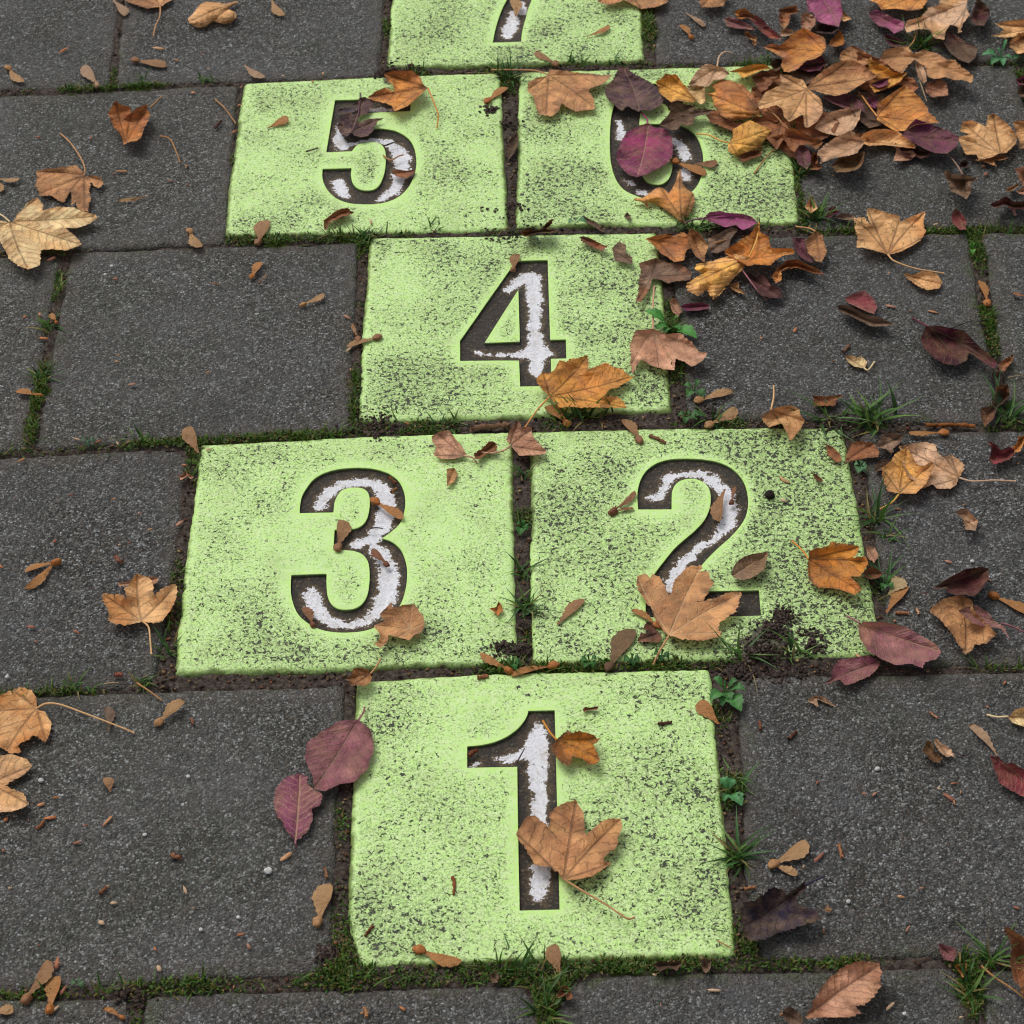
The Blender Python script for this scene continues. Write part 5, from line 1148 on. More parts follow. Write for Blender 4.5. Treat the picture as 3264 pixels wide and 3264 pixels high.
 (FB, 'B', 'purple', 7, 5, 1, 'small purple scrap lying on the half hidden yellow leaf', '110,540 150,520 200,500 232,500 215,545 160,562', '112,540', '230,502', {'tooth': .0003}),
 (M_, 'Q', 'maroon', 0, 6, 2, 'dark maroon leaf under the near side of the big purple leaf', '290,120 360,125 500,150 490,180 430,195 400,180 370,195 320,180', '295,122', '488,178', {}),
 (FB, 'Q', 'pink', 1, 5, 2, 'small tan brown leaf piece on the dark maroon leaf', '250,210 262,185 275,150 265,90 285,110 310,150 380,145 400,170 370,205 300,212', '265,92', '255,210', {'tooth': .0003}),
 (O_, 'Q', 'purple', 4, 8, 1.8, 'big purple leaf left of the tan ribbed leaf at the right', '310,45 350,-10 400,-60 440,-45 530,-10 620,20 680,60 660,120 600,165 520,160 450,130 380,90', '312,45', '678,85', {'vb': .35, 'c2': 'violet', 'grad': .8, 'tooth': .0003}),
 (M_, 'Q', 'tan', 1, 6, 2, 'golden tan ribbed maple leaf near the right edge', '665,60 740,40 680,20 700,-40 760,-50 850,-10 860,-80 900,-95 960,-50 1000,-10 1050,50 1040,100 980,160 930,165 880,190 800,205 790,170 720,170 690,110', '945,165', '670,60 710,-30 895,-90 1045,60 800,203', {'c2': 'olive', 'grad': .8, 'vb': .1, 'tooth': .0004}),
 (M_, 'Q', 'brown', 0, 4, 2, 'flat brown leaf tips under the golden tan ribbed leaf', '760,205 860,195 950,170 990,190 960,205 900,210 920,245 890,235 840,215', '980,190', '765,205 910,240', {}),
 (M_, 'Q', 'tan', 2, 6, 2, 'tan leaf cut by the right edge beside the golden tan ribbed leaf', '1020,-45 1092,-50 1200,-40 1180,60 1092,130 1060,130 1060,80 1030,0', '1190,0', '1022,-42 1065,128', {'c2': 'olive', 'grad': .5}),
 (M_, 'Q', 'taupe', 0, 16, 5, 'grey brown crumpled leaf with an orange stalk, right of the pile', '575,290 600,265 640,300 700,295 740,310 800,320 750,350 755,410 720,455 680,430 620,400 610,350', '700,298', '578,285 798,320 722,452', '700,298 655,225 600,165', {'c2': 'beige', 'grad': .3, 'stemarch': .006}),
 (FB, 'Q', 'darkpurple', 0, 8, 3, 'small dark withered berry like scrap right of the orange stalk', '672,240 690,210 720,205 740,225 725,255 690,258', '690,215', '730,245', {}),
 (M_, 'B', 'orange', 3, 6, 2.5, 'fiery orange leaf cut by the top edge right of the violet leaf', '60,-20 150,20 180,60 280,55 360,70 440,55 470,10 450,-60 200,-80', '450,-40', '65,-15 185,58 360,68', {'c2': 'rust', 'grad': .2}),
 (O_, 'B', 'violet', 2, 5, 1.5, 'violet leaf pointing left under the pale brown leaf at the top right', '95,80 150,62 210,90 270,120 330,140 320,190 260,215 220,180 160,165 120,130', '325,185', '98,82', {'c2': 'purple', 'grad': .2, 'vb': .6, 'tooth': .0003}),
 (O_, 'B', 'purple', 1, 7, 2, 'short purple folded leaf below the violet one at the top right', '190,215 240,225 290,245 350,280 345,300 290,305 240,300 205,255', '190,215', '345,290', {}),
 (M_, 'B', 'beige', 5, 7, 2.5, 'pale brown maple leaf with splayed lobes at the top right', '325,170 350,130 430,110 480,50 550,30 550,-30 640,-60 740,-20 720,30 745,95 700,150 690,205 672,215 665,170 620,160 590,200 580,255 520,245 490,190 420,185 340,210', '742,15', '330,180 560,250 685,205', {'c2': 'tan', 'grad': .2, 'vb': .1}),
 (O_, 'B', 'maroon', 1, 10, 3, 'dark maroon crumpled leaf right of the pale brown one', '790,-20 850,30 880,80 840,160 780,165 745,120 770,60', '790,-20', '800,165', {'c2': 'dark', 'grad': .3}),
 (O_, 'B', 'dark', 2, 4, 1.5, 'dark brown smooth oval leaf right of the grass in the pile', '605,195 680,240 750,280 800,300 780,370 740,405 680,385 620,340 580,280', '605,197', '765,392', {'c2': 'plum', 'grad': .5, 'tooth': .0002}),
 (M_, 'B', 'tan', 2, 7, 2, 'pale tan maple leaf at the right edge near the top', '880,230 950,210 960,185 905,150 1000,130 1092,125 1200,130 1200,220 1092,230 980,240', '1195,180', '882,230 908,150', {'c2': 'pale', 'grad': .4}),
 (M_, 'B', 'tan', 3, 8, 2, 'tan brown leaf on the right edge above the small green weed', '1000,270 1060,210 1150,200 1150,330 1050,345 1000,300', '1148,210', '1003,290 1100,340', {'c2': 'brown', 'grad': .4}),
 (FB, 'B', 'magenta', 1, 7, 1.5, 'small magenta scrap on the right edge below the green weed', '1040,510 1092,485 1140,500 1130,545 1060,545', '1045,510', '1130,540', {}),
 (FB, 'B', 'taupe', 0, 6, 3, 'ragged tan brown scrap at the right edge below the magenta one', '1060,555 1110,550 1130,620 1080,625 1045,600', '1062,555', '1120,620', {}),
 (O_, 'B', 'beige', 9, 4, 1, 'thin pale seed husk hanging over the wide brown maple leaf', '395,400 440,410 465,470 470,520 450,535 415,490 400,440', '400,405', '455,530', {'tooth': .0002}),
])
for fr, s, lab in (('A', '545,700 600,745 640,790 700,850', 'thin yellow twig lying across the near side of the leaf pile'),
              ('C', '458,292 500,230 550,170 600,125 640,105', 'bent ochre leaf stalk crossing the right part of tile 6'),
              ('C', '165,752 230,730 310,705', 'thin tan stalk under the orange leaves below tile 6'),
              ('B', '415,480 440,560 470,650', 'long grey stalk hanging down from the pale seed husk'),
              ('B', '345,310 385,265 410,195', 'tan broken twig rising out of the leaves beside the grass'),
              ('C', '720,625 770,650 835,675', 'pale straw at the joint below the right corner of tile 6'),
              ('T00', '905,770 960,785 990,840 1020,920', 'thin curved brown stalk lying on the slab left of tile 5'),
              ('T00', '1215,560 1270,610 1300,650 1335,700', 'thin tan stalk at the left rim of tile 5'),
              ('T00', '848,610 880,580 915,545', 'short stalk of a withered flower behind the heart shaped leaf'),
              ('T02', '775,968 840,1010 915,1065', 'straight tan stalk crossing the joint above the curled seed at left'),
              ('T02', '590,975 630,968 670,968', 'tiny pale straw in the joint above the long stalked leaf'),
              ('T22', '1535,1355 1580,1375 1620,1370 1632,1345', 'dark curved thread on the slab right of tile 1'),
              ('T21', '1530,405 1580,385 1640,365', 'thin grey straw behind the maroon leaf'),
              ('T21', '1840,690 1880,680 1925,675', 'pale straw in the mossy right joint'),
              ('N5', '1040,855 1110,830 1180,805', 'small black twig in the right bowl of the painted 5'),
              ('N5', '1035,950 1080,985 1120,1000 1190,960 1240,945', 'thin brown forked twig in the right bowl of the painted 5'),
              ('N5', '245,912 300,895 362,875', 'tiny dark twig left of the painted 5'),
              ('N3', '1045,785 1100,778 1158,785', 'tiny maroon splinter in the middle of the painted 3'),
              ('N1', '955,535 990,470 1025,405', 'tiny dark thread on the white of the painted 1'),
              ('T23', '1690,1120 1760,1180 1850,1240 1932,1300', 'tan stalk running from the weeds to the lower right edge'),
              ('T23', '200,980 240,1000 275,1020', 'short brown stick on the lower right corner of tile 1'),
              ):
    z0, z1 = (.012, .008) if fr in 'ABC' and 'pile' in lab or 'beside the grass' in lab or 'seed husk' in lab else (.0022, .0018)
    P3 = stem_pts(fr, s, z0, z1, .0012)
    colr = (60, 44, 40) if ('black' in lab or 'dark' in lab or 'maroon' in lab) else ((150, 130, 100) if ('grey' in lab or 'pale' in lab) else (176, 128, 78))
    th = .0010 if 'stalk' in lab or 'twig' in lab else .0007
    o = tube(P3, th, th * .7, 'twig', None, colr, P3[0])
    tag(o, lab, 'twig', 'loose stalks and twigs')
# bark strip in the joint and other slim solid bits
for fr, s, colr, th, lab, nm in (('N4', '550,1840 650,1825 780,1815 900,1812', (128, 96, 76), .0035, 'rounded brown twig lying in the joint above the tiles marked 3 and 2', 'twig'),
              ('T13', '630,615 640,655 635,715', (140, 84, 54), .0016, 'small rust bark splinter on the left half of tile 1', 'bark_splinter'),
              ('T13', '180,895 155,920 135,950', (120, 74, 50), .0014, 'small rust bark splinter near the left rim of tile 1', 'bark_splinter'),
              ('T12', '1790,1198 1830,1195 1870,1190', (98, 66, 54), .0018, 'dark bark splinter right of the mustard maple leaf on tile 1', 'bark_splinter'),
              ('T12', '770,935 800,935 830,925', (150, 100, 70), .0022, 'brown bark chip on the far rim of tile 1', 'bark_splinter'),
              ('N1', '540,470 570,440 608,415', (120, 70, 50), .0024, 'rust chip in the left corner of the painted 1', 'bark_splinter'),
              ('N3', '1215,335 1245,360 1275,390', (118, 78, 54), .0022, 'brown chip at the top right of the painted 3', 'bark_splinter'),
              ('N3', '1232,468 1258,450 1288,430', (150, 110, 76), .0018, 'tan chip right of the white stroke of the painted 3', 'bark_splinter'),
              ('T00', '1215,725 1235,705 1250,685', (84, 62, 56), .0020, 'dark bark splinter left of the top of tile 5', 'bark_splinter'),
              ('T22', '600,1285 625,1262 645,1242', (100, 66, 54), .0020, 'dark splinter on the slab right of tile 1', 'bark_splinter'),
              ('T22', '435,1185 440,1210 440,1232', (130, 86, 66), .0016, 'small brown splinter near the weeds right of tile 1', 'bark_splinter'),
              ('T23', '885,435 893,470 903,505', (170, 118, 84), .0018, 'light brown splinter on the slab right of the seed beside tile 1', 'bark_splinter'),
              ('T23', '350,688 380,682 410,675', (160, 112, 80), .0020, 'light brown splinter above the near black leaf', 'bark_splinter'),
              ('T22', '1205,570 1240,572 1280,572', (170, 118, 84), .0018, 'tan splinter lying right of tile 2', 'bark_splinter'),
              ('T22', '1325,545 1330,560 1335,578', (190, 150, 120), .0016, 'pale splinter lying right of tile 2', 'bark_splinter'),
              ('T22', '1400,1135 1420,1150 1442,1165', (190, 140, 110), .0016, 'pale tan splinter on the right slab below the plum leaf', 'bark_splinter'),
              ('T03', '1835,565 1845,590 1850,622', (150, 110, 84), .0018, 'brown splinter near the moss left of tile 1', 'bark_splinter'),
              ('T03', '210,345 230,325 250,300', (150, 100, 70), .0018, 'brown splinter on the left slab', 'bark_splinter'),
              ('T03', '970,492 995,502 1022,510', (150, 104, 78), .0024, 'brown chip in the middle of the large left slab', 'bark_splinter'),
              ('T03', '565,710 582,695 600,678', (140, 92, 66), .0018, 'brown chip in the lower half of the large left slab', 'bark_splinter'),
              ('T13', '130,1355 140,1380 145,1412', (176, 130, 90), .0018, 'tan splinter on the bottom slab under tile 1', 'bark_splinter'),
              ('T21', '1370,955 1450,958 1560,955 1655,965', (150, 92, 50), .0022, 'long rust brown bark strip in the joint right of tile 2', 'bark_splinter'),
              ('T11', '1745,1015 1790,1035 1835,1058', (130, 90, 66), .0018, 'brown splinter on the far rim of tile 2', 'bark_splinter'),
              ('T21', '910,545 930,520 945,505', (120, 92, 74), .0020, 'brown splinter above the small cream oval leaf', 'bark_splinter'),
              ('T02', '655,255 668,268 690,282', (150, 104, 84), .0026, 'reddish chip on the slab above the golden tan leaf', 'bark_splinter'),
              ('T02', '650,918 670,922 692,926', (150, 90, 74), .0022, 'reddish chip in the slab corner by the joint at left', 'bark_splinter'),
              ('T02', '1085,1170 1090,1190 1090,1202', (150, 104, 84), .0014, 'tiny brown splinter right of the curled seed at left', 'bark_splinter')):
    P3 = stem_pts(fr, s, th * .9, th * .9, 0)
    o = tube(P3, th * .9, th * .7, nm, None, colr, P3[0], MCR, 5)
    tag(o, lab, 'twig' if nm == 'twig' else 'splinter', None if nm == 'twig' else 'bark splinters')

# ------------------------------------------------------------------ winged maple seeds
def wing_mesh(a, t, wfrac, side, colr, z, arch, sd, broken=0.0):
    a = np.array(a); t = np.array(t); L = np.linalg.norm(t - a); u = (t - a) / L; v = np.array([-u[1], u[0]]) * side
    nS, nW = 26, 9
    S = np.linspace(0, 1, nS)
    wd = wfrac * L * (0.20 + .80 * np.clip((S - .08) / .5, 0, 1) ** 1.3) * np.sqrt(np.clip(1 - np.clip((S - .60) / .40, 0, 1) ** 2.6, 0, 1))
    V = []; vt = []; vd = []; 
    bend = .10 * L * np.sin(S * math.pi * .9) * (1 if sd % 2 else .4)
    for i, s in enumerate(S):
        for j in range(nW):
            q = j / (nW - 1)
            off = (q - .30) * wd[i] + (bend[i] - .05 * L)*.6
            edge = 0.0006 * math.sin(s * 40 + sd) * q
            p = a + u * s * L + v * (off + edge)
            h = z + .0012 + arch * math.sin(s * math.pi * .8) + .0016 * (1 - q) * math.sin(s * 3) * .5 + .0022 * q * s * math.sin(sd)
            h += .0008 * vnoise(np.array([s * 6 + sd]), np.array([q * 3.]), sd)[0]
            h = max(h, z + .0008)
            w = lift(p[0], p[1], h); V.append((w[0], w[1], h))
            vt.append(s * L * 1.0 + q * wd[i] * .4); vd.append(.0035 + q * wd[i] * .9)
    F_ = [(i*nW+j, i*nW+j+1, (i+1)*nW+j+1, (i+1)*nW+j) for i in range(nS-1) for j in range(nW-1)]
    c0, c1, c2 = [np.array(lin(c)) for c in PAL[colr]]
    V = np.array(V); q = np.tile(np.linspace(0, 1, nW), nS); s = np.repeat(S, nW)
    n = fbm(V[:, 0] * 150, V[:, 1] * 150, sd, 3)[:, None]
    m = np.clip((1 - q) ** 3 + (1 - s) ** 3, 0, 1)[:, None]
    C = c0 * (1 - n * .4) + c2 * n * .4; C = C * (1 - m * .7) + c1 * m * .7
    return V, F_, {'lcol': C, 'vt': np.array(vt), 'vd': np.array(vd), 'vb': np.full(len(V), .3), 'vs': np.full(len(V), .0018)}
def blob(c, r, u, colr, name, parent, org, sd):
    V = []; n, m = 10, 14
    u = np.array(u) / (np.linalg.norm(u) + 1e-9); v = np.array([-u[1], u[0]])
    for i in range(n + 1):
        th = math.pi * i / n
        for j in range(m):
            ph = 2 * math.pi * j / m
            k = 1 + .16 * math.sin(3 * ph + sd) * math.sin(th) + .08 * math.sin(5 * th + sd)
            x = math.cos(th) * 1.25 * r * k; y = math.sin(th) * math.cos(ph) * r * .95 * k; z = math.sin(th) * math.sin(ph) * r * .72 * k
            V.append((c[0] + u[0] * x + v[0] * y - org[0], c[1] + u[1] * x + v[1] * y - org[1], c[2] + z - org[2]))
    F_ = [(i*m+j, i*m+(j+1) % m, (i+1)*m+(j+1) % m, (i+1)*m+j) for i in range(n) for j in range(m)]
    c_ = np.array(lin(colr)) * rng.uniform(.75, 1.15, (len(V), 1))
    return mesh_obj(name, V, F_, MST, parent, True, {'lcol': c_})
SEEDN = [0]
def seed(fr, nut, tips, colr, label, wf=.30, z=0, side=1, nutless=False, arch=.0012):
    SEEDN[0] += 1; sd = SEEDN[0]
    z *= .001
    N = fpts(fr, nut)[0]; TT = fpts(fr, tips)
    e = bpy.data.objects.new('maple_seed', None); COL.objects.link(e); e.empty_display_size = .01
    org = (N[0], N[1], z); e.location = org
    L = max(math.hypot(t[0] - N[0], t[1] - N[1]) for t in TT)
    for i, t in enumerate(TT):
        V, F_, at = wing_mesh(N, t, wf, side * (1 if i == 0 else -1), colr, z, arch, sd * 3 + i)
        mesh_obj('wing', V - np.array(org), F_, ML, e, True, at)
    if not nutless:
        r = min(.0042, L * .12)
        h = z + r * .65; c = lift(N[0], N[1], h)
        blob((c[0], c[1], h), r, np.array(TT[0]) - np.array(N), tuple(v * .92 for v in PAL[colr][1]), 'nut', e, org, sd)
    tag(e, label, 'seed', 'winged maple seeds')
seeds = [
 ('T00', '45,385', '135,462', 'tan', 'winged seed at the left edge above the mossy joint', {}),
 ('T00', '548,482', '480,368', 'beige', 'winged seed left of the joint, upper left', {}),
 ('T00', '1380,368', '1500,438', 'beige', 'nutless pale seed wing just behind tile 5', dict(nutless=True)),
 ('T00', '645,0', '712,88', 'beige', 'pale seed wing at the top edge by the joint', dict(nutless=True)),
 ('T00', '1535,0', '1608,88', 'tan', 'seed wing cut by the top edge left of tile 7', dict(nutless=True)),
 ('T00', '765,340', '942,375', 'brown', 'brown seed with a torn wing on the slab behind the heart shaped leaf', dict(wf=.36)),
 ('T00', '1072,1308', '1140,1398', 'tan', 'winged seed left below the corner of tile 5', dict(wf=.36)),
 ('T00', '1462,1368', '1512,1245', 'brown', 'brown winged seed on the near rim of tile 5 at left', dict(wf=.42)),
 ('T00', '-20,1012', '110,1012 5,1085', 'tan', 'double winged seed at the left edge above the large cream leaf', {}),
 ('T00', '845,1112', '660,1135', 'tan', 'narrow tan seed wing on the slab left of tile 5', dict(nutless=True, wf=.18)),
 ('T00', '1518,725', '1620,655', 'orange', 'orange seed wing without nut on the left half of tile 5', dict(nutless=True, wf=.42)),
 ('T10', '828,570', '938,492', 'orange', 'winged seed near the far right corner of tile 5', {}),
 ('T10', '1390,208', '1518,142', 'orange', 'slim seed wing on the right half of tile 7', dict(nutless=True, wf=.22)),
 ('T10', '1212,360', '1098,290', 'brown', 'winged seed in the grass below tile 7', {}),
 ('T10', '992,92', '965,-10', 'tan', 'seed wing lying on the painted 7', dict(nutless=True, wf=.34)),
 ('T20', '20,70', '125,150', 'beige', 'slim pale seed wing on the slab right of tile 7', dict(nutless=True, wf=.22)),
 ('T20', '48,208', '-15,140', 'orange', 'winged seed at the right rim of tile 7', {}),
 ('T01', '1425,115', '1478,32', 'orange', 'broken winged seed in the upper part of the bare slab left of tile 4', dict(wf=.36)),
 ('T01', '1470,150', '1505,100', 'olive', 'dark seed husk below the broken winged seed on the bare slab', dict(wf=.2)),
 ('T01', '1240,158', '1200,152', 'orange', 'round orange seed husk on the bare slab left of tile 4', dict(wf=.3)),
 ('T01', '1715,275', '1832,212', 'tan', 'winged seed near the right rim of the bare slab left of tile 4', {}),
 ('T01', '318,375', '292,322', 'orange', 'small winged seed in the mossy joint at the left', dict(wf=.4)),
 ('T01', '220,788', '88,765', 'orange', 'winged seed lying over the left joint', dict(wf=.32)),
 ('T01', '1118,1115', '1065,962', 'brown', 'large seed wing at the far left corner of tile 3', dict(nutless=True, wf=.34)),
 ('T11', '205,460', '32,515', 'brown', 'winged seed across the left rim of tile 4', dict(wf=.24)),
 ('T11', '95,470', '60,378', 'brown', 'small seed stalk beside the left rim of tile 4', dict(wf=.14)),
 ('T11', '1688,1040', '1590,925', 'brown', 'winged seed at the far rim of tile 2', dict(wf=.32)),
 ('N4', '925,435', '968,298', 'brown', 'brown winged seed at the tip of the painted 4', dict(wf=.40)),
 ('T11', '1278,945', '1155,850', 'orange', 'orange winged seed under the bright orange maple leaf', dict(wf=.42)),
 ('T21', '92,815', '288,762', 'tan', 'winged seed on the slab corner behind tile 2, upper of two', dict(wf=.30)),
 ('T21', '150,955', '300,855', 'tan', 'winged seed on the slab corner behind tile 2, lower of two', dict(wf=.36)),
 ('T21', '1478,1000', '1278,1000', 'orange', 'long winged seed below the joint right of the grass tuft', dict(wf=.20)),
 ('T21', '1725,265', '1678,138', 'orange', 'slim winged seed lying in the mossy right joint', dict(wf=.22)),
 ('T21', '1960,230', '1868,205', 'rust', 'seed husk at the right edge beyond the mossy joint', dict(wf=.3)),
 ('T02', '318,282', '138,335 145,440', 'orange', 'double winged seed on the slab left of tile 3', dict(wf=.24)),
 ('T02', '898,1190', '1040,1062', 'tan', 'curled tan winged seed on the slab left of tile 1', dict(wf=.36, arch=.006)),
 ('T02', '618,1240', '600,1100', 'taupe', 'grey brown seed wing crossed by the long stalk at left', dict(nutless=True, wf=.3)),
 ('N3', '1090,545', '1335,700', 'orange', 'winged seed on the white of the upper bowl of the painted 3', dict(wf=.28, z=0)),
 ('N3', '768,950', '790,705', 'brown', 'winged seed at the middle bar of the painted 3', dict(wf=.36)),
 ('N3', '1192,1098', '1072,962', 'rust', 'rust winged seed in the lower bowl of the painted 3', dict(wf=.32)),
 ('N3', '545,1630', '455,1478', 'rust', 'rust winged seed at the lower left of the painted 3', dict(wf=.36)),
 ('T12', '945,895', '788,798', 'orange', 'winged seed near the near right corner of tile 3', dict(wf=.26)),
 ('T12', '1200,868', '958,925', 'orange', 'long winged seed in the joint between tiles 1 and 2', dict(wf=.20)),
 ('T12', '1515,875', '1655,662', 'olive', 'large olive brown winged seed on the near rim of tile 2', dict(wf=.36)),
 ('T12', '1790,640', '1642,552', 'orange', 'winged seed left of the brown leaf at the foot of the painted 2', dict(wf=.24)),
 ('T12', '1218,635', '1372,492', 'brown', 'seed wing without nut on the left half of tile 2', dict(nutless=True, wf=.26)),
 ('N2', '150,635', '345,455 335,605', 'rust', 'forked double winged seed left of the painted 2', dict(wf=.18)),
 ('N2', '1190,555', '1225,415', 'rust', 'small slim seed on the white of the painted 2', dict(wf=.16)),
 ('N2', '1125,438', '1078,725', 'brown', 'large brown seed wing inside the painted 2', dict(nutless=True, wf=.26)),
 ('N6', '1130,1010', '1450,1150', 'orange', 'orange brown seed wing at the right of the painted 6', dict(wf=.32)),
 ('N6', '1330,1040', '1565,1010', 'rust', 'rust seed wing crossing the right side of the painted 6', dict(wf=.5, nutless=True)),
 ('T22', '1760,472', '1990,585', 'orange', 'large winged seed at the right edge level with tile 2', dict(wf=.28)),
 ('T22', '1170,465', '1218,362', 'pale', 'pale grey seed wing beside the weeds right of tile 2', dict(nutless=True, wf=.6)),
 ('T22', '1148,568', '1272,415', 'orange', 'orange seed wing below the pale one right of tile 2', dict(nutless=True, wf=.26)),
 ('T22', '1785,1375', '1620,1200', 'beige', 'long pinkish tan seed wing above the crimson leaf', dict(nutless=True, wf=.22)),
 ('T22', '200,1200', '105,1062', 'orange', 'broad orange brown seed wing on the far right corner of tile 1', dict(nutless=True, wf=.46)),
 ('T23', '515,545', '700,410 648,608', 'tan', 'double winged seed on the slab right of tile 1', dict(wf=.38)),
 ('T03', '1800,868', '1862,652', 'tan', 'winged seed near the left rim of tile 1', dict(wf=.40)),
 ('T03', '150,1305', '275,1085', 'brown', 'brown winged seed in the bottom left, left of two', dict(wf=.30)),
 ('T03', '280,1365', '328,1175', 'orange', 'orange winged seed in the bottom left, right of two', dict(wf=.36)),
 ('T03', '690,1412', '582,1360', 'orange', 'winged seed at the bottom edge below the dark joint', dict(wf=.26)),
 ('T03', '-40,1380', '78,1375', 'tan', 'round tan seed wing cut by the left edge at the bottom', dict(nutless=True, wf=.6)),
 ('T13', '440,1030', '680,1095', 'orange', 'winged seed on the near rim of tile 1', dict(wf=.32)),
 ('T13', '1232,1170', '1205,995', 'brown', 'pinkish seed wing over the near rim of tile 1', dict(nutless=True, wf=.42)),
 ('T03', '625,135', '590,55', 'brown', 'small tan seed wing on the large left slab', dict(nutless=True, wf=.5)),
 ('T23', '820,775', '815,815', 'brown', 'tiny brown seed wing right of the near black leaf', dict(nutless=True, wf=.8)),
]
for fr, a, t, colr, lab, kw in seeds:
    kw = dict(kw); kw.setdefault('side', 1 if SEEDN[0] % 2 else -1)
    zz0 = -3.2 if ('of the painted' in lab and fr in ('N3', 'N2') and 'double' not in lab and 'left of' not in lab) else 0
    if 'z' not in kw: kw['z'] = 0
    seed(fr, a, t, colr, lab, **kw)

# ------------------------------------------------------------------ tiny flecks of leaf
def fleck(g, r, colr, sd):
    n = rnd.randint(5, 8); a0 = rnd.uniform(0, 6.28); el = rnd.uniform(1.2, 3.0)
    V = []
    for i in range(n):
        a = 2 * math.pi * i / n; q = r * rnd.uniform(.65, 1.1)
        x, y = math.cos(a) * q * el, math.sin(a) * q / el ** .4
        V.append((x * math.cos(a0) - y * math.sin(a0), x * math.sin(a0) + y * math.cos(a0), .0006 + rnd.uniform(0, .0012)))
    V.append((0, 0, .0022)); 
    V += [(v[0], v[1], v[2] - .0005) for v in V]
    F_ = [(i, (i + 1) % n, n) for i in range(n)] + [(n + 1 + (i + 1) % n, n + 1 + i, 2 * n + 1) for i in range(n)] + [((i + 1) % n, i, n + 1 + i, n + 1 + (i + 1) % n) for i in range(n)]
    c = np.array(lin(colr)) * rng.uniform(.8, 1.1, (len(V), 1))
    o = mesh_obj('leaf_fleck', V, F_, MST, None, True, {'lcol': c}); o.location = (g[0], g[1], .0004)
    return o
FC = [(214, 160, 116), (196, 138, 96), (168, 108, 78), (206, 172, 140), (150, 96, 74), (190, 120, 76), (176, 128, 104)]
spots = [(250, 727), (365, 177), (338, 1), (73, 260), (120, 97), (215, 330), (352, 315), (320, 343), (355, 350), (228, 325), (172, 262), (453, 200), (455, 166), (442, 250), (380, 103), (218, 528), (300, 93), (333, 115),
         (145, 1194), (103, 1024), (245, 1025), (60, 1185), (2, 1070), (338, 990), (205, 1550), (95, 1545), (145, 1592), (215, 1705), (192, 1743), (350, 1683), (470, 1788), (108, 1818), (540, 1618), (110, 1818), (12, 1548), (77, 1520),
         (1790, 1062), (1865, 1095), (1478, 946), (1535, 1043), (1800, 1480), (1545, 1620), (1542, 1478), (1700, 1694), (1712, 1755), (1918, 1715), (1650, 1500), (1790, 1505), (1475, 1915), (1680, 1900), (1815, 1185), (1710, 1210),
         (1480, 908), (1682, 580), (1765, 425), (1500, 625), (1436, 640), (1710, 300), (1860, 330), (1855, 315), (1800, 1515), (1760, 590), (1895, 1290), (1620, 1240), (120, 1870), (760, 1905), (105, 1905), (5, 1905), (300, 1830), (1350, 1870),
         (455, 1765), (185, 835), (222, 838), (145, 830), (40, 870), (75, 595), (98, 490), (47, 600), (82, 640), (350, 880), (395, 850), (660, 660), (655, 600), (662, 700), (700, 420), (535, 145), (590, 155), (610, 140)]
for x, y in spots:
    r = rnd.uniform(.0014, .0030)
    o = fleck(G(x, y), r, rnd.choice(FC), 0)
    tag(o, 'tiny tan or reddish leaf fleck lying on the paving', 'leaf fleck', 'tiny leaf flecks')
for q in range(110):
    x, y = rnd.uniform(5, 1925), rnd.uniform(5, 1925)
    if 660 < x < 1380 and 1290 < y < 1800: continue
    if 380 < x < 1620 and 820 < y < 1240: continue
    if 430 < x < 1500 and y < 780: continue
    o = fleck(G(x, y), rnd.uniform(.0007, .0015), rnd.choice(FC), 0)
    tag(o, 'tiny tan or reddish leaf fleck lying on the paving', 'leaf fleck', 'tiny leaf flecks')
# pale pebbles and a dark clod
def pebble(x, y, r, colr, name, lab, cat, grp):
    g = G(x, y); org = (g[0], g[1], 0)
    V = []; n, m = 8, 10
    for i in range(n + 1):
        th = math.pi * i / n
        for j in range(m):
            ph = 2 * math.pi * j / m; k = 1 + .3 * (vnoise(np.array([math.cos(ph) * 2 + x]), np.array([math.sin(th) * 2 + y + i]), 5)[0] - .5) * 2
            V.append((math.sin(th) * math.cos(ph) * r * k, math.sin(th) * math.sin(ph) * r * k, math.cos(th) * r * .7 * k + r * .5))
    F_ = [(i*m+j, i*m+(j+1) % m, (i+1)*m+(j+1) % m, (i+1)*m+j) for i in range(n) for j in range(m)]
    o = mesh_obj(name, V, F_, MCR, None, True, {'lcol': np.array(lin(colr)) * rng.uniform(.8, 1.1, (len(V), 1))}); o.location = org
    tag(o, lab, cat, grp)
for x, y, r, l in ((505, 1645, .0032, 'white pebble on the large slab left of tile 1'), (211, 503, .0018, None), (199, 519, .0016, None), (1655, 1452, .0022, 'white speck of stone on the slab right of tile 1'), (14, 1278, .0018, None),
                (77, 1474, .0022, None), (355, 1466, .0016, None), (273, 1576, .0016, None), (1706, 1914, .0018, None), (1594, 1914, .0016, None), (1834, 1060, .0018, None), (1600, 1702, .0018, None), (450, 1732, .0016, None), (380, 1755, .0016, None)):
    pebble(x, y, r, (214, 212, 210), 'pebble', l or 'tiny pale stone speck on a grey slab', 'pebble', None if l else 'tiny pale stone specks')
pebble(1453, 937, .0048, (46, 40, 36), 'soil_clod', 'round dark clod of earth on tile 2 right of the numeral', 'clod', None)

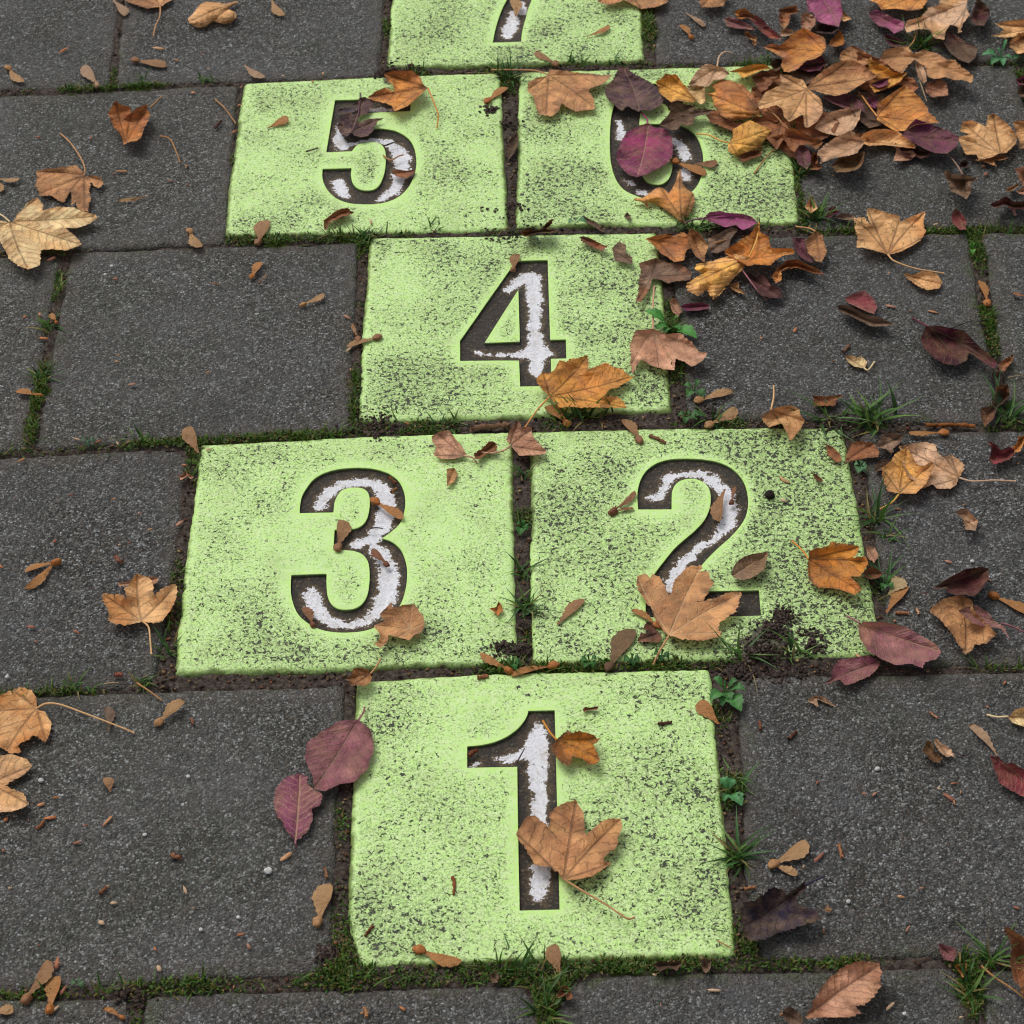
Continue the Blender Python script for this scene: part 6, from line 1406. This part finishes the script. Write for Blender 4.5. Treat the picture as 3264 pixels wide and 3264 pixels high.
# ------------------------------------------------------------------ grass tufts and weeds
def ribbon(base, az, L, wd, lean, droop, seg=6, k=0.0):
    V = []; F_ = []
    d = np.array([math.cos(az), math.sin(az)]); s = np.array([-d[1], d[0]])
    for i in range(seg + 1):
        t = i / seg
        r = L * (math.sin(lean) * t + droop * t * t * .6); h = L * (math.cos(lean) * t - droop * t * t * .45)
        ww = wd * (1 - t ** 2.2) * (.75 + .5 * math.sin(math.pi * min(t * 1.3, 1))) + .0001
        sw = s * k * L * t * t
        c = np.array([base[0], base[1]]) + d * r + sw
        V.append((c[0] - s[0] * ww, c[1] - s[1] * ww, base[2] + h)); V.append((c[0], c[1], base[2] + h - ww * .5)); V.append((c[0] + s[0] * ww, c[1] + s[1] * ww, base[2] + h))
    for i in range(seg):
        b = i * 3
        F_ += [(b, b + 1, b + 4, b + 3), (b + 1, b + 2, b + 5, b + 4)]
    return V, F_
GC = [(66, 108, 40), (86, 130, 48), (54, 90, 36), (104, 140, 58), (74, 118, 60)]
def tuft(x, y, n, L, spread, label, wide=.0011, lean=(.2, 1.35)):
    n = int(n * 1.25)
    g = G(x, y, -.003); V = []; F_ = []; C = []
    sx = abs(G(x + spread, y)[0] - g[0])
    for i in range(n):
        b = (rnd.gauss(0, sx * .75), rnd.gauss(0, .0045), 0)
        v, f = ribbon(b, rnd.uniform(0, 6.28), L * rnd.uniform(.3, 1.1), wide * rnd.uniform(.6, 1.2), rnd.uniform(*lean), rnd.uniform(0, .7), 6, rnd.uniform(-.5, .5))
        n0 = len(V); V += v; F_ += [tuple(n0 + q for q in ff) for ff in f]
        c = np.array(lin(rnd.choice(GC) if rnd.random() > .12 else (150, 134, 80))) * rnd.uniform(.8, 1.2)
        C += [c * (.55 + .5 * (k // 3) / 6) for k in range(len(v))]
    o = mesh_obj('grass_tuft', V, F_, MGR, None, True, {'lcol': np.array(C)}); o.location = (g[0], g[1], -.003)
    tag(o, label, 'grass', 'grass tufts in the joints')
for a in [
 (1645, 795, 30, .050, 26, 'largest bright green grass tuft at the far right corner of tile 2', .0016),
 (1560, 790, 12, .045, 14, 'thin grass blades left of the largest tuft behind tile 2', .0012),
 (1905, 790, 16, .050, 16, 'tall grass tuft at the right edge beside the dark shrivelled leaf', .0016),
 (1640, 815, 8, .034, 12, 'grass blades spreading over the corner of the slab below the largest tuft', .0013),
 (1652, 985, 20, .042, 10, 'grass tuft in the joint right of the upper part of tile 2', .0011),
 (1668, 1018, 12, .030, 8, 'grass and dry stalks below the tuft right of tile 2', .0010),
 (1664, 1100, 14, .034, 8, 'grass tuft by the pale grey seed wing', .0014),
 (1497, 1232, 14, .026, 14, 'grass tuft growing through the spilled earth on tile 2', .0012),
 (1400, 1238, 10, .036, 12, 'thin grass blades on the near rim of tile 2', .0011),
 (990, 1150, 26, .026, 9, 'grass tuft low in the joint between tiles 3 and 2', .0011),
 (985, 1080, 14, .022, 7, 'small grass tuft halfway down the joint between tiles 3 and 2', .0010),
 (990, 905, 14, .022, 7, 'small grass tuft high in the joint between tiles 3 and 2', .0010),
 (1100, 790, 34, .030, 40, 'dense grass below the bright orange maple leaf', .0011),
 (745, 798, 10, .018, 8, 'small grass tuft at the near left corner of tile 4', .0010),
 (845, 800, 14, .018, 22, 'grass tuft in the joint above the painted 3', .0010),
 (960, 148, 34, .034, 11, 'grass tuft where tiles 5, 6 and 7 meet', .0010),
 (1090, 121, 20, .019, 22, 'longer grass on the near rim of tile 7', .0010),
 (1160, 118, 18, .018, 18, 'longer grass near the right corner of tile 7', .0010),
 (1742, 90, 30, .040, 14, 'bright grass tuft inside the leaf pile', .0013),
 (1390, 1618, 34, .034, 9, 'star shaped grass tuft in the joint right of tile 1', .0011),
 (1388, 1480, 12, .030, 8, 'grass tuft below the small green weed right of tile 1', .0011),
 (1028, 1905, 18, .030, 8, 'grass tuft in the bottom joint below tile 1', .0011),
 (990, 1830, 26, .026, 34, 'low grass along the near rim of tile 1', .0009),
 (1815, 1800, 7, .034, 10, 'tall grass blades beside the small plum leaf in the lower right', .0011),
 (1828, 1870, 16, .030, 10, 'grass tuft in the bottom right joint', .0012),
 (1875, 1815, 20, .032, 14, 'grass and dead stalks near the rust brown upright leaf', .0010),
 (275, 1288, 16, .018, 12, 'grass tuft in the left joint near tile 3 corner', .0010),
 (140, 1298, 16, .020, 12, 'small grass tuft in the left joint above the long stalked leaf', .0009),
 (318, 1228, 14, .020, 9, 'grass tuft at the near left corner of tile 3', .0011),
 (260, 830, 18, .016, 26, 'grass and straw in the joint left of tile 3', .0010),
 (75, 712, 22, .022, 9, 'bright grass tuft in the left joint beside the bare slab', .0010),
 (95, 618, 20, .022, 8, 'grass tuft higher up in the left joint', .0010),
 (1540, 415, 40, .030, 18, 'dense grass at the near right corner of tile 6', .0010),
 (1510, 330, 30, .024, 8, 'grass on the right side of tile 6', .0010),
 (1310, 430, 30, .028, 22, 'grass tuft below the light orange heart shaped leaf', .0010),
 (820, 436, 12, .016, 12, 'grass tuft at the near rim of tile 5', .0010),
 (690, 455, 24, .022, 8, 'grass at the far left corner of tile 4', .0009),
 (270, 158, 10, .020, 6, 'small grass tuft in the upper left joint', .0009),
 (395, 152, 14, .018, 10, 'small grass tuft in the joint behind the far left corner of tile 5', .0009),
 (1445, 116, 14, .018, 14, 'grass at the far right corner of tile 6', .0009),
 (1350, 800, 16, .024, 12, 'grass in the joint behind tile 2 by the two seeds', .0010),
]:
    tuft(*a)

def weed(x, y, leaves, label, colr=(78, 128, 62), z=.0):
    """leaves: (dx, dy tip in photo px, width fraction, lift mm)"""
    g = G(x, y, z); e = bpy.data.objects.new('weed_plant', None); COL.objects.link(e); e.location = (g[0], g[1], z); e.empty_display_size = .01
    for i, (dx, dy, wf, lf) in enumerate(leaves):
        h1 = z + lf * .001
        t = G(x + dx, y + dy, h1); L = math.hypot(t[0] - g[0], t[1] - g[1]); u = np.array([t[0] - g[0], t[1] - g[1]]) / L; v = np.array([-u[1], u[0]])
        V = []; nS, nW = 12, 7
        for a in range(nS + 1):
            s = a / nS
            w0 = wf * L * (math.sin(math.pi * max(0, (s - .25) / .75) ** .75) if s > .25 else 0) * .5 + .0007
            for b in range(nW):
                q = b / (nW - 1) * 2 - 1
                hh = (h1 - z) * (1 - (1 - s) ** 1.8) + .0035 * math.sin(math.pi * s) + abs(q) * w0 * .35 + .0006 * math.sin(a * 2.1 + i + q * 3)
                p = u * L * s + v * q * w0 * (1 + .14 * math.sin(a * 2.4 + i))
                V.append((p[0], p[1], hh))
        F_ = [(a*nW+b, a*nW+b+1, (a+1)*nW+b+1, (a+1)*nW+b) for a in range(nS) for b in range(nW-1)]
        c = np.array(lin(colr)) * rnd.uniform(.75, 1.2)
        C = np.array([c * (1.35 if b == 3 else 1) * rnd.uniform(.9, 1.1) for a in range(nS + 1) for b in range(nW)])
        mesh_obj('leaf', V, F_, MGR, e, True, {'lcol': C})
    tag(e, label, 'weed', 'small weeds growing in the joints')
weed(1888, 112, [(-36, -8, .45, 6), (-18, 10, .45, 3), (5, 12, .4, 3), (22, 0, .4, 5), (12, -36, .36, 22), (-8, -20, .3, 10), (-30, -14, .15, 12)], 'fleshy blue green rosette weed near the top right', (84, 142, 92))
weed(1930, 112, [(-18, 0, .5, 4), (10, -8, .5, 5)], 'cut off weed leaves on the right edge beside the rosette', (78, 134, 92))
weed(1265, 622, [(-48, -34, .42, 14), (-28, -2, .5, 6), (50, 16, .42, 6), (14, -22, .4, 16), (20, 2, .4, 8), (-12, 8, .4, 4)], 'dandelion like weed at the right rim of tile 4', (74, 138, 58))
weed(1368, 1310, [(-22, -30, .5, 14), (-28, 12, .5, 8), (38, -8, .4, 12), (24, -26, .4, 14), (-6, 22, .45, 4), (30, 32, .5, 6), (-2, -24, .5, 14), (10, 14, .5, 8)], 'leafy green weed at the far right corner of tile 1', (80, 134, 70))
weed(1374, 1500, [(-14, -32, .62, 10), (10, -30, .62, 10), (26, 20, .55, 6), (-8, 12, .4, 4)], 'two leaved green weed in the joint right of tile 1', (82, 140, 84))
weed(1112, 1252, [(-16, -4, .7, 5), (-4, -14, .7, 8), (14, -8, .7, 6), (8, 8, .7, 3), (-10, 8, .7, 3)], 'small round leaved weed on the joint behind the middle of tile 1', (58, 108, 46))
weed(1192, 1248, [(-14, 0, .7, 4), (2, -12, .7, 6), (14, -2, .7, 4), (4, 8, .7, 3)], 'small round leaved weed between the olive seed and the leaf stalk', (58, 104, 50))
weed(1248, 1240, [(-14, -4, .7, 5), (4, -12, .7, 6), (14, 2, .7, 4), (0, 8, .7, 3)], 'small round leaved weed right of the leaf stalk below tile 2', (56, 102, 46))
weed(968, 1255, [(-12, -6, .7, 5), (2, -12, .7, 6), (12, -2, .7, 4), (4, 9, .7, 3)], 'small weed at the near right corner of tile 3', (58, 112, 48))
weed(985, 998, [(-10, -8, .7, 5), (4, -14, .7, 6), (11, 2, .7, 4), (-4, 12, .7, 3), (8, -8, .6, 3)], 'small leafy weed in the joint between the painted 3 and the painted 2', (58, 110, 46))
weed(1622, 884, [(-10, -6, .75, 5), (4, -12, .75, 5), (12, -2, .75, 4), (-3, 9, .75, 3), (9, 7, .75, 3)], 'clover like weed at the right rim of tile 2 below its corner', (92, 134, 90))
weed(1310, 740, [(-20, -12, .5, 6), (10, -22, .4, 8), (18, 10, .6, 4), (-14, 10, .6, 3)], 'low green weed at the right rim of tile 4 near the two seeds', (70, 118, 56))
weed(1295, 790, [(-16, -6, .6, 4), (8, -10, .6, 5), (20, 2, .6, 4), (-2, 9, .6, 3), (32, -6, .5, 3)], 'low creeping weed behind the middle of tile 2', (64, 108, 52))
weed(1085, 423, [(-12, -2, .6, 4), (22, -3, .55, 4), (6, -8, .5, 5)], 'small weed in the joint between tiles 4 and 6', (92, 136, 96))
weed(165, 835, [(-12, -2, .7, 4), (2, -8, .7, 4), (14, 0, .7, 3), (2, 6, .7, 2)], 'small weed in the joint below the lower left corner of the bare slab', (84, 116, 84))
weed(148, 1858, [(-14, 0, .6, 3), (6, -8, .6, 3), (10, 6, .6, 2)], 'tiny weed in the bottom left joint', (86, 120, 80))
weed(1833, 475, [(-6, -12, .5, 6), (6, -14, .5, 8), (2, 6, .5, 3)], 'tiny bright weed in the mossy joint below the crimson leaf', (84, 140, 50))
weed(1672, 1105, [(-10, -16, .5, 8), (8, -14, .5, 8), (12, 6, .5, 4), (-8, 10, .5, 3)], 'green leafy weed between the mustard leaf and the pale grey seed wing', (72, 124, 62))
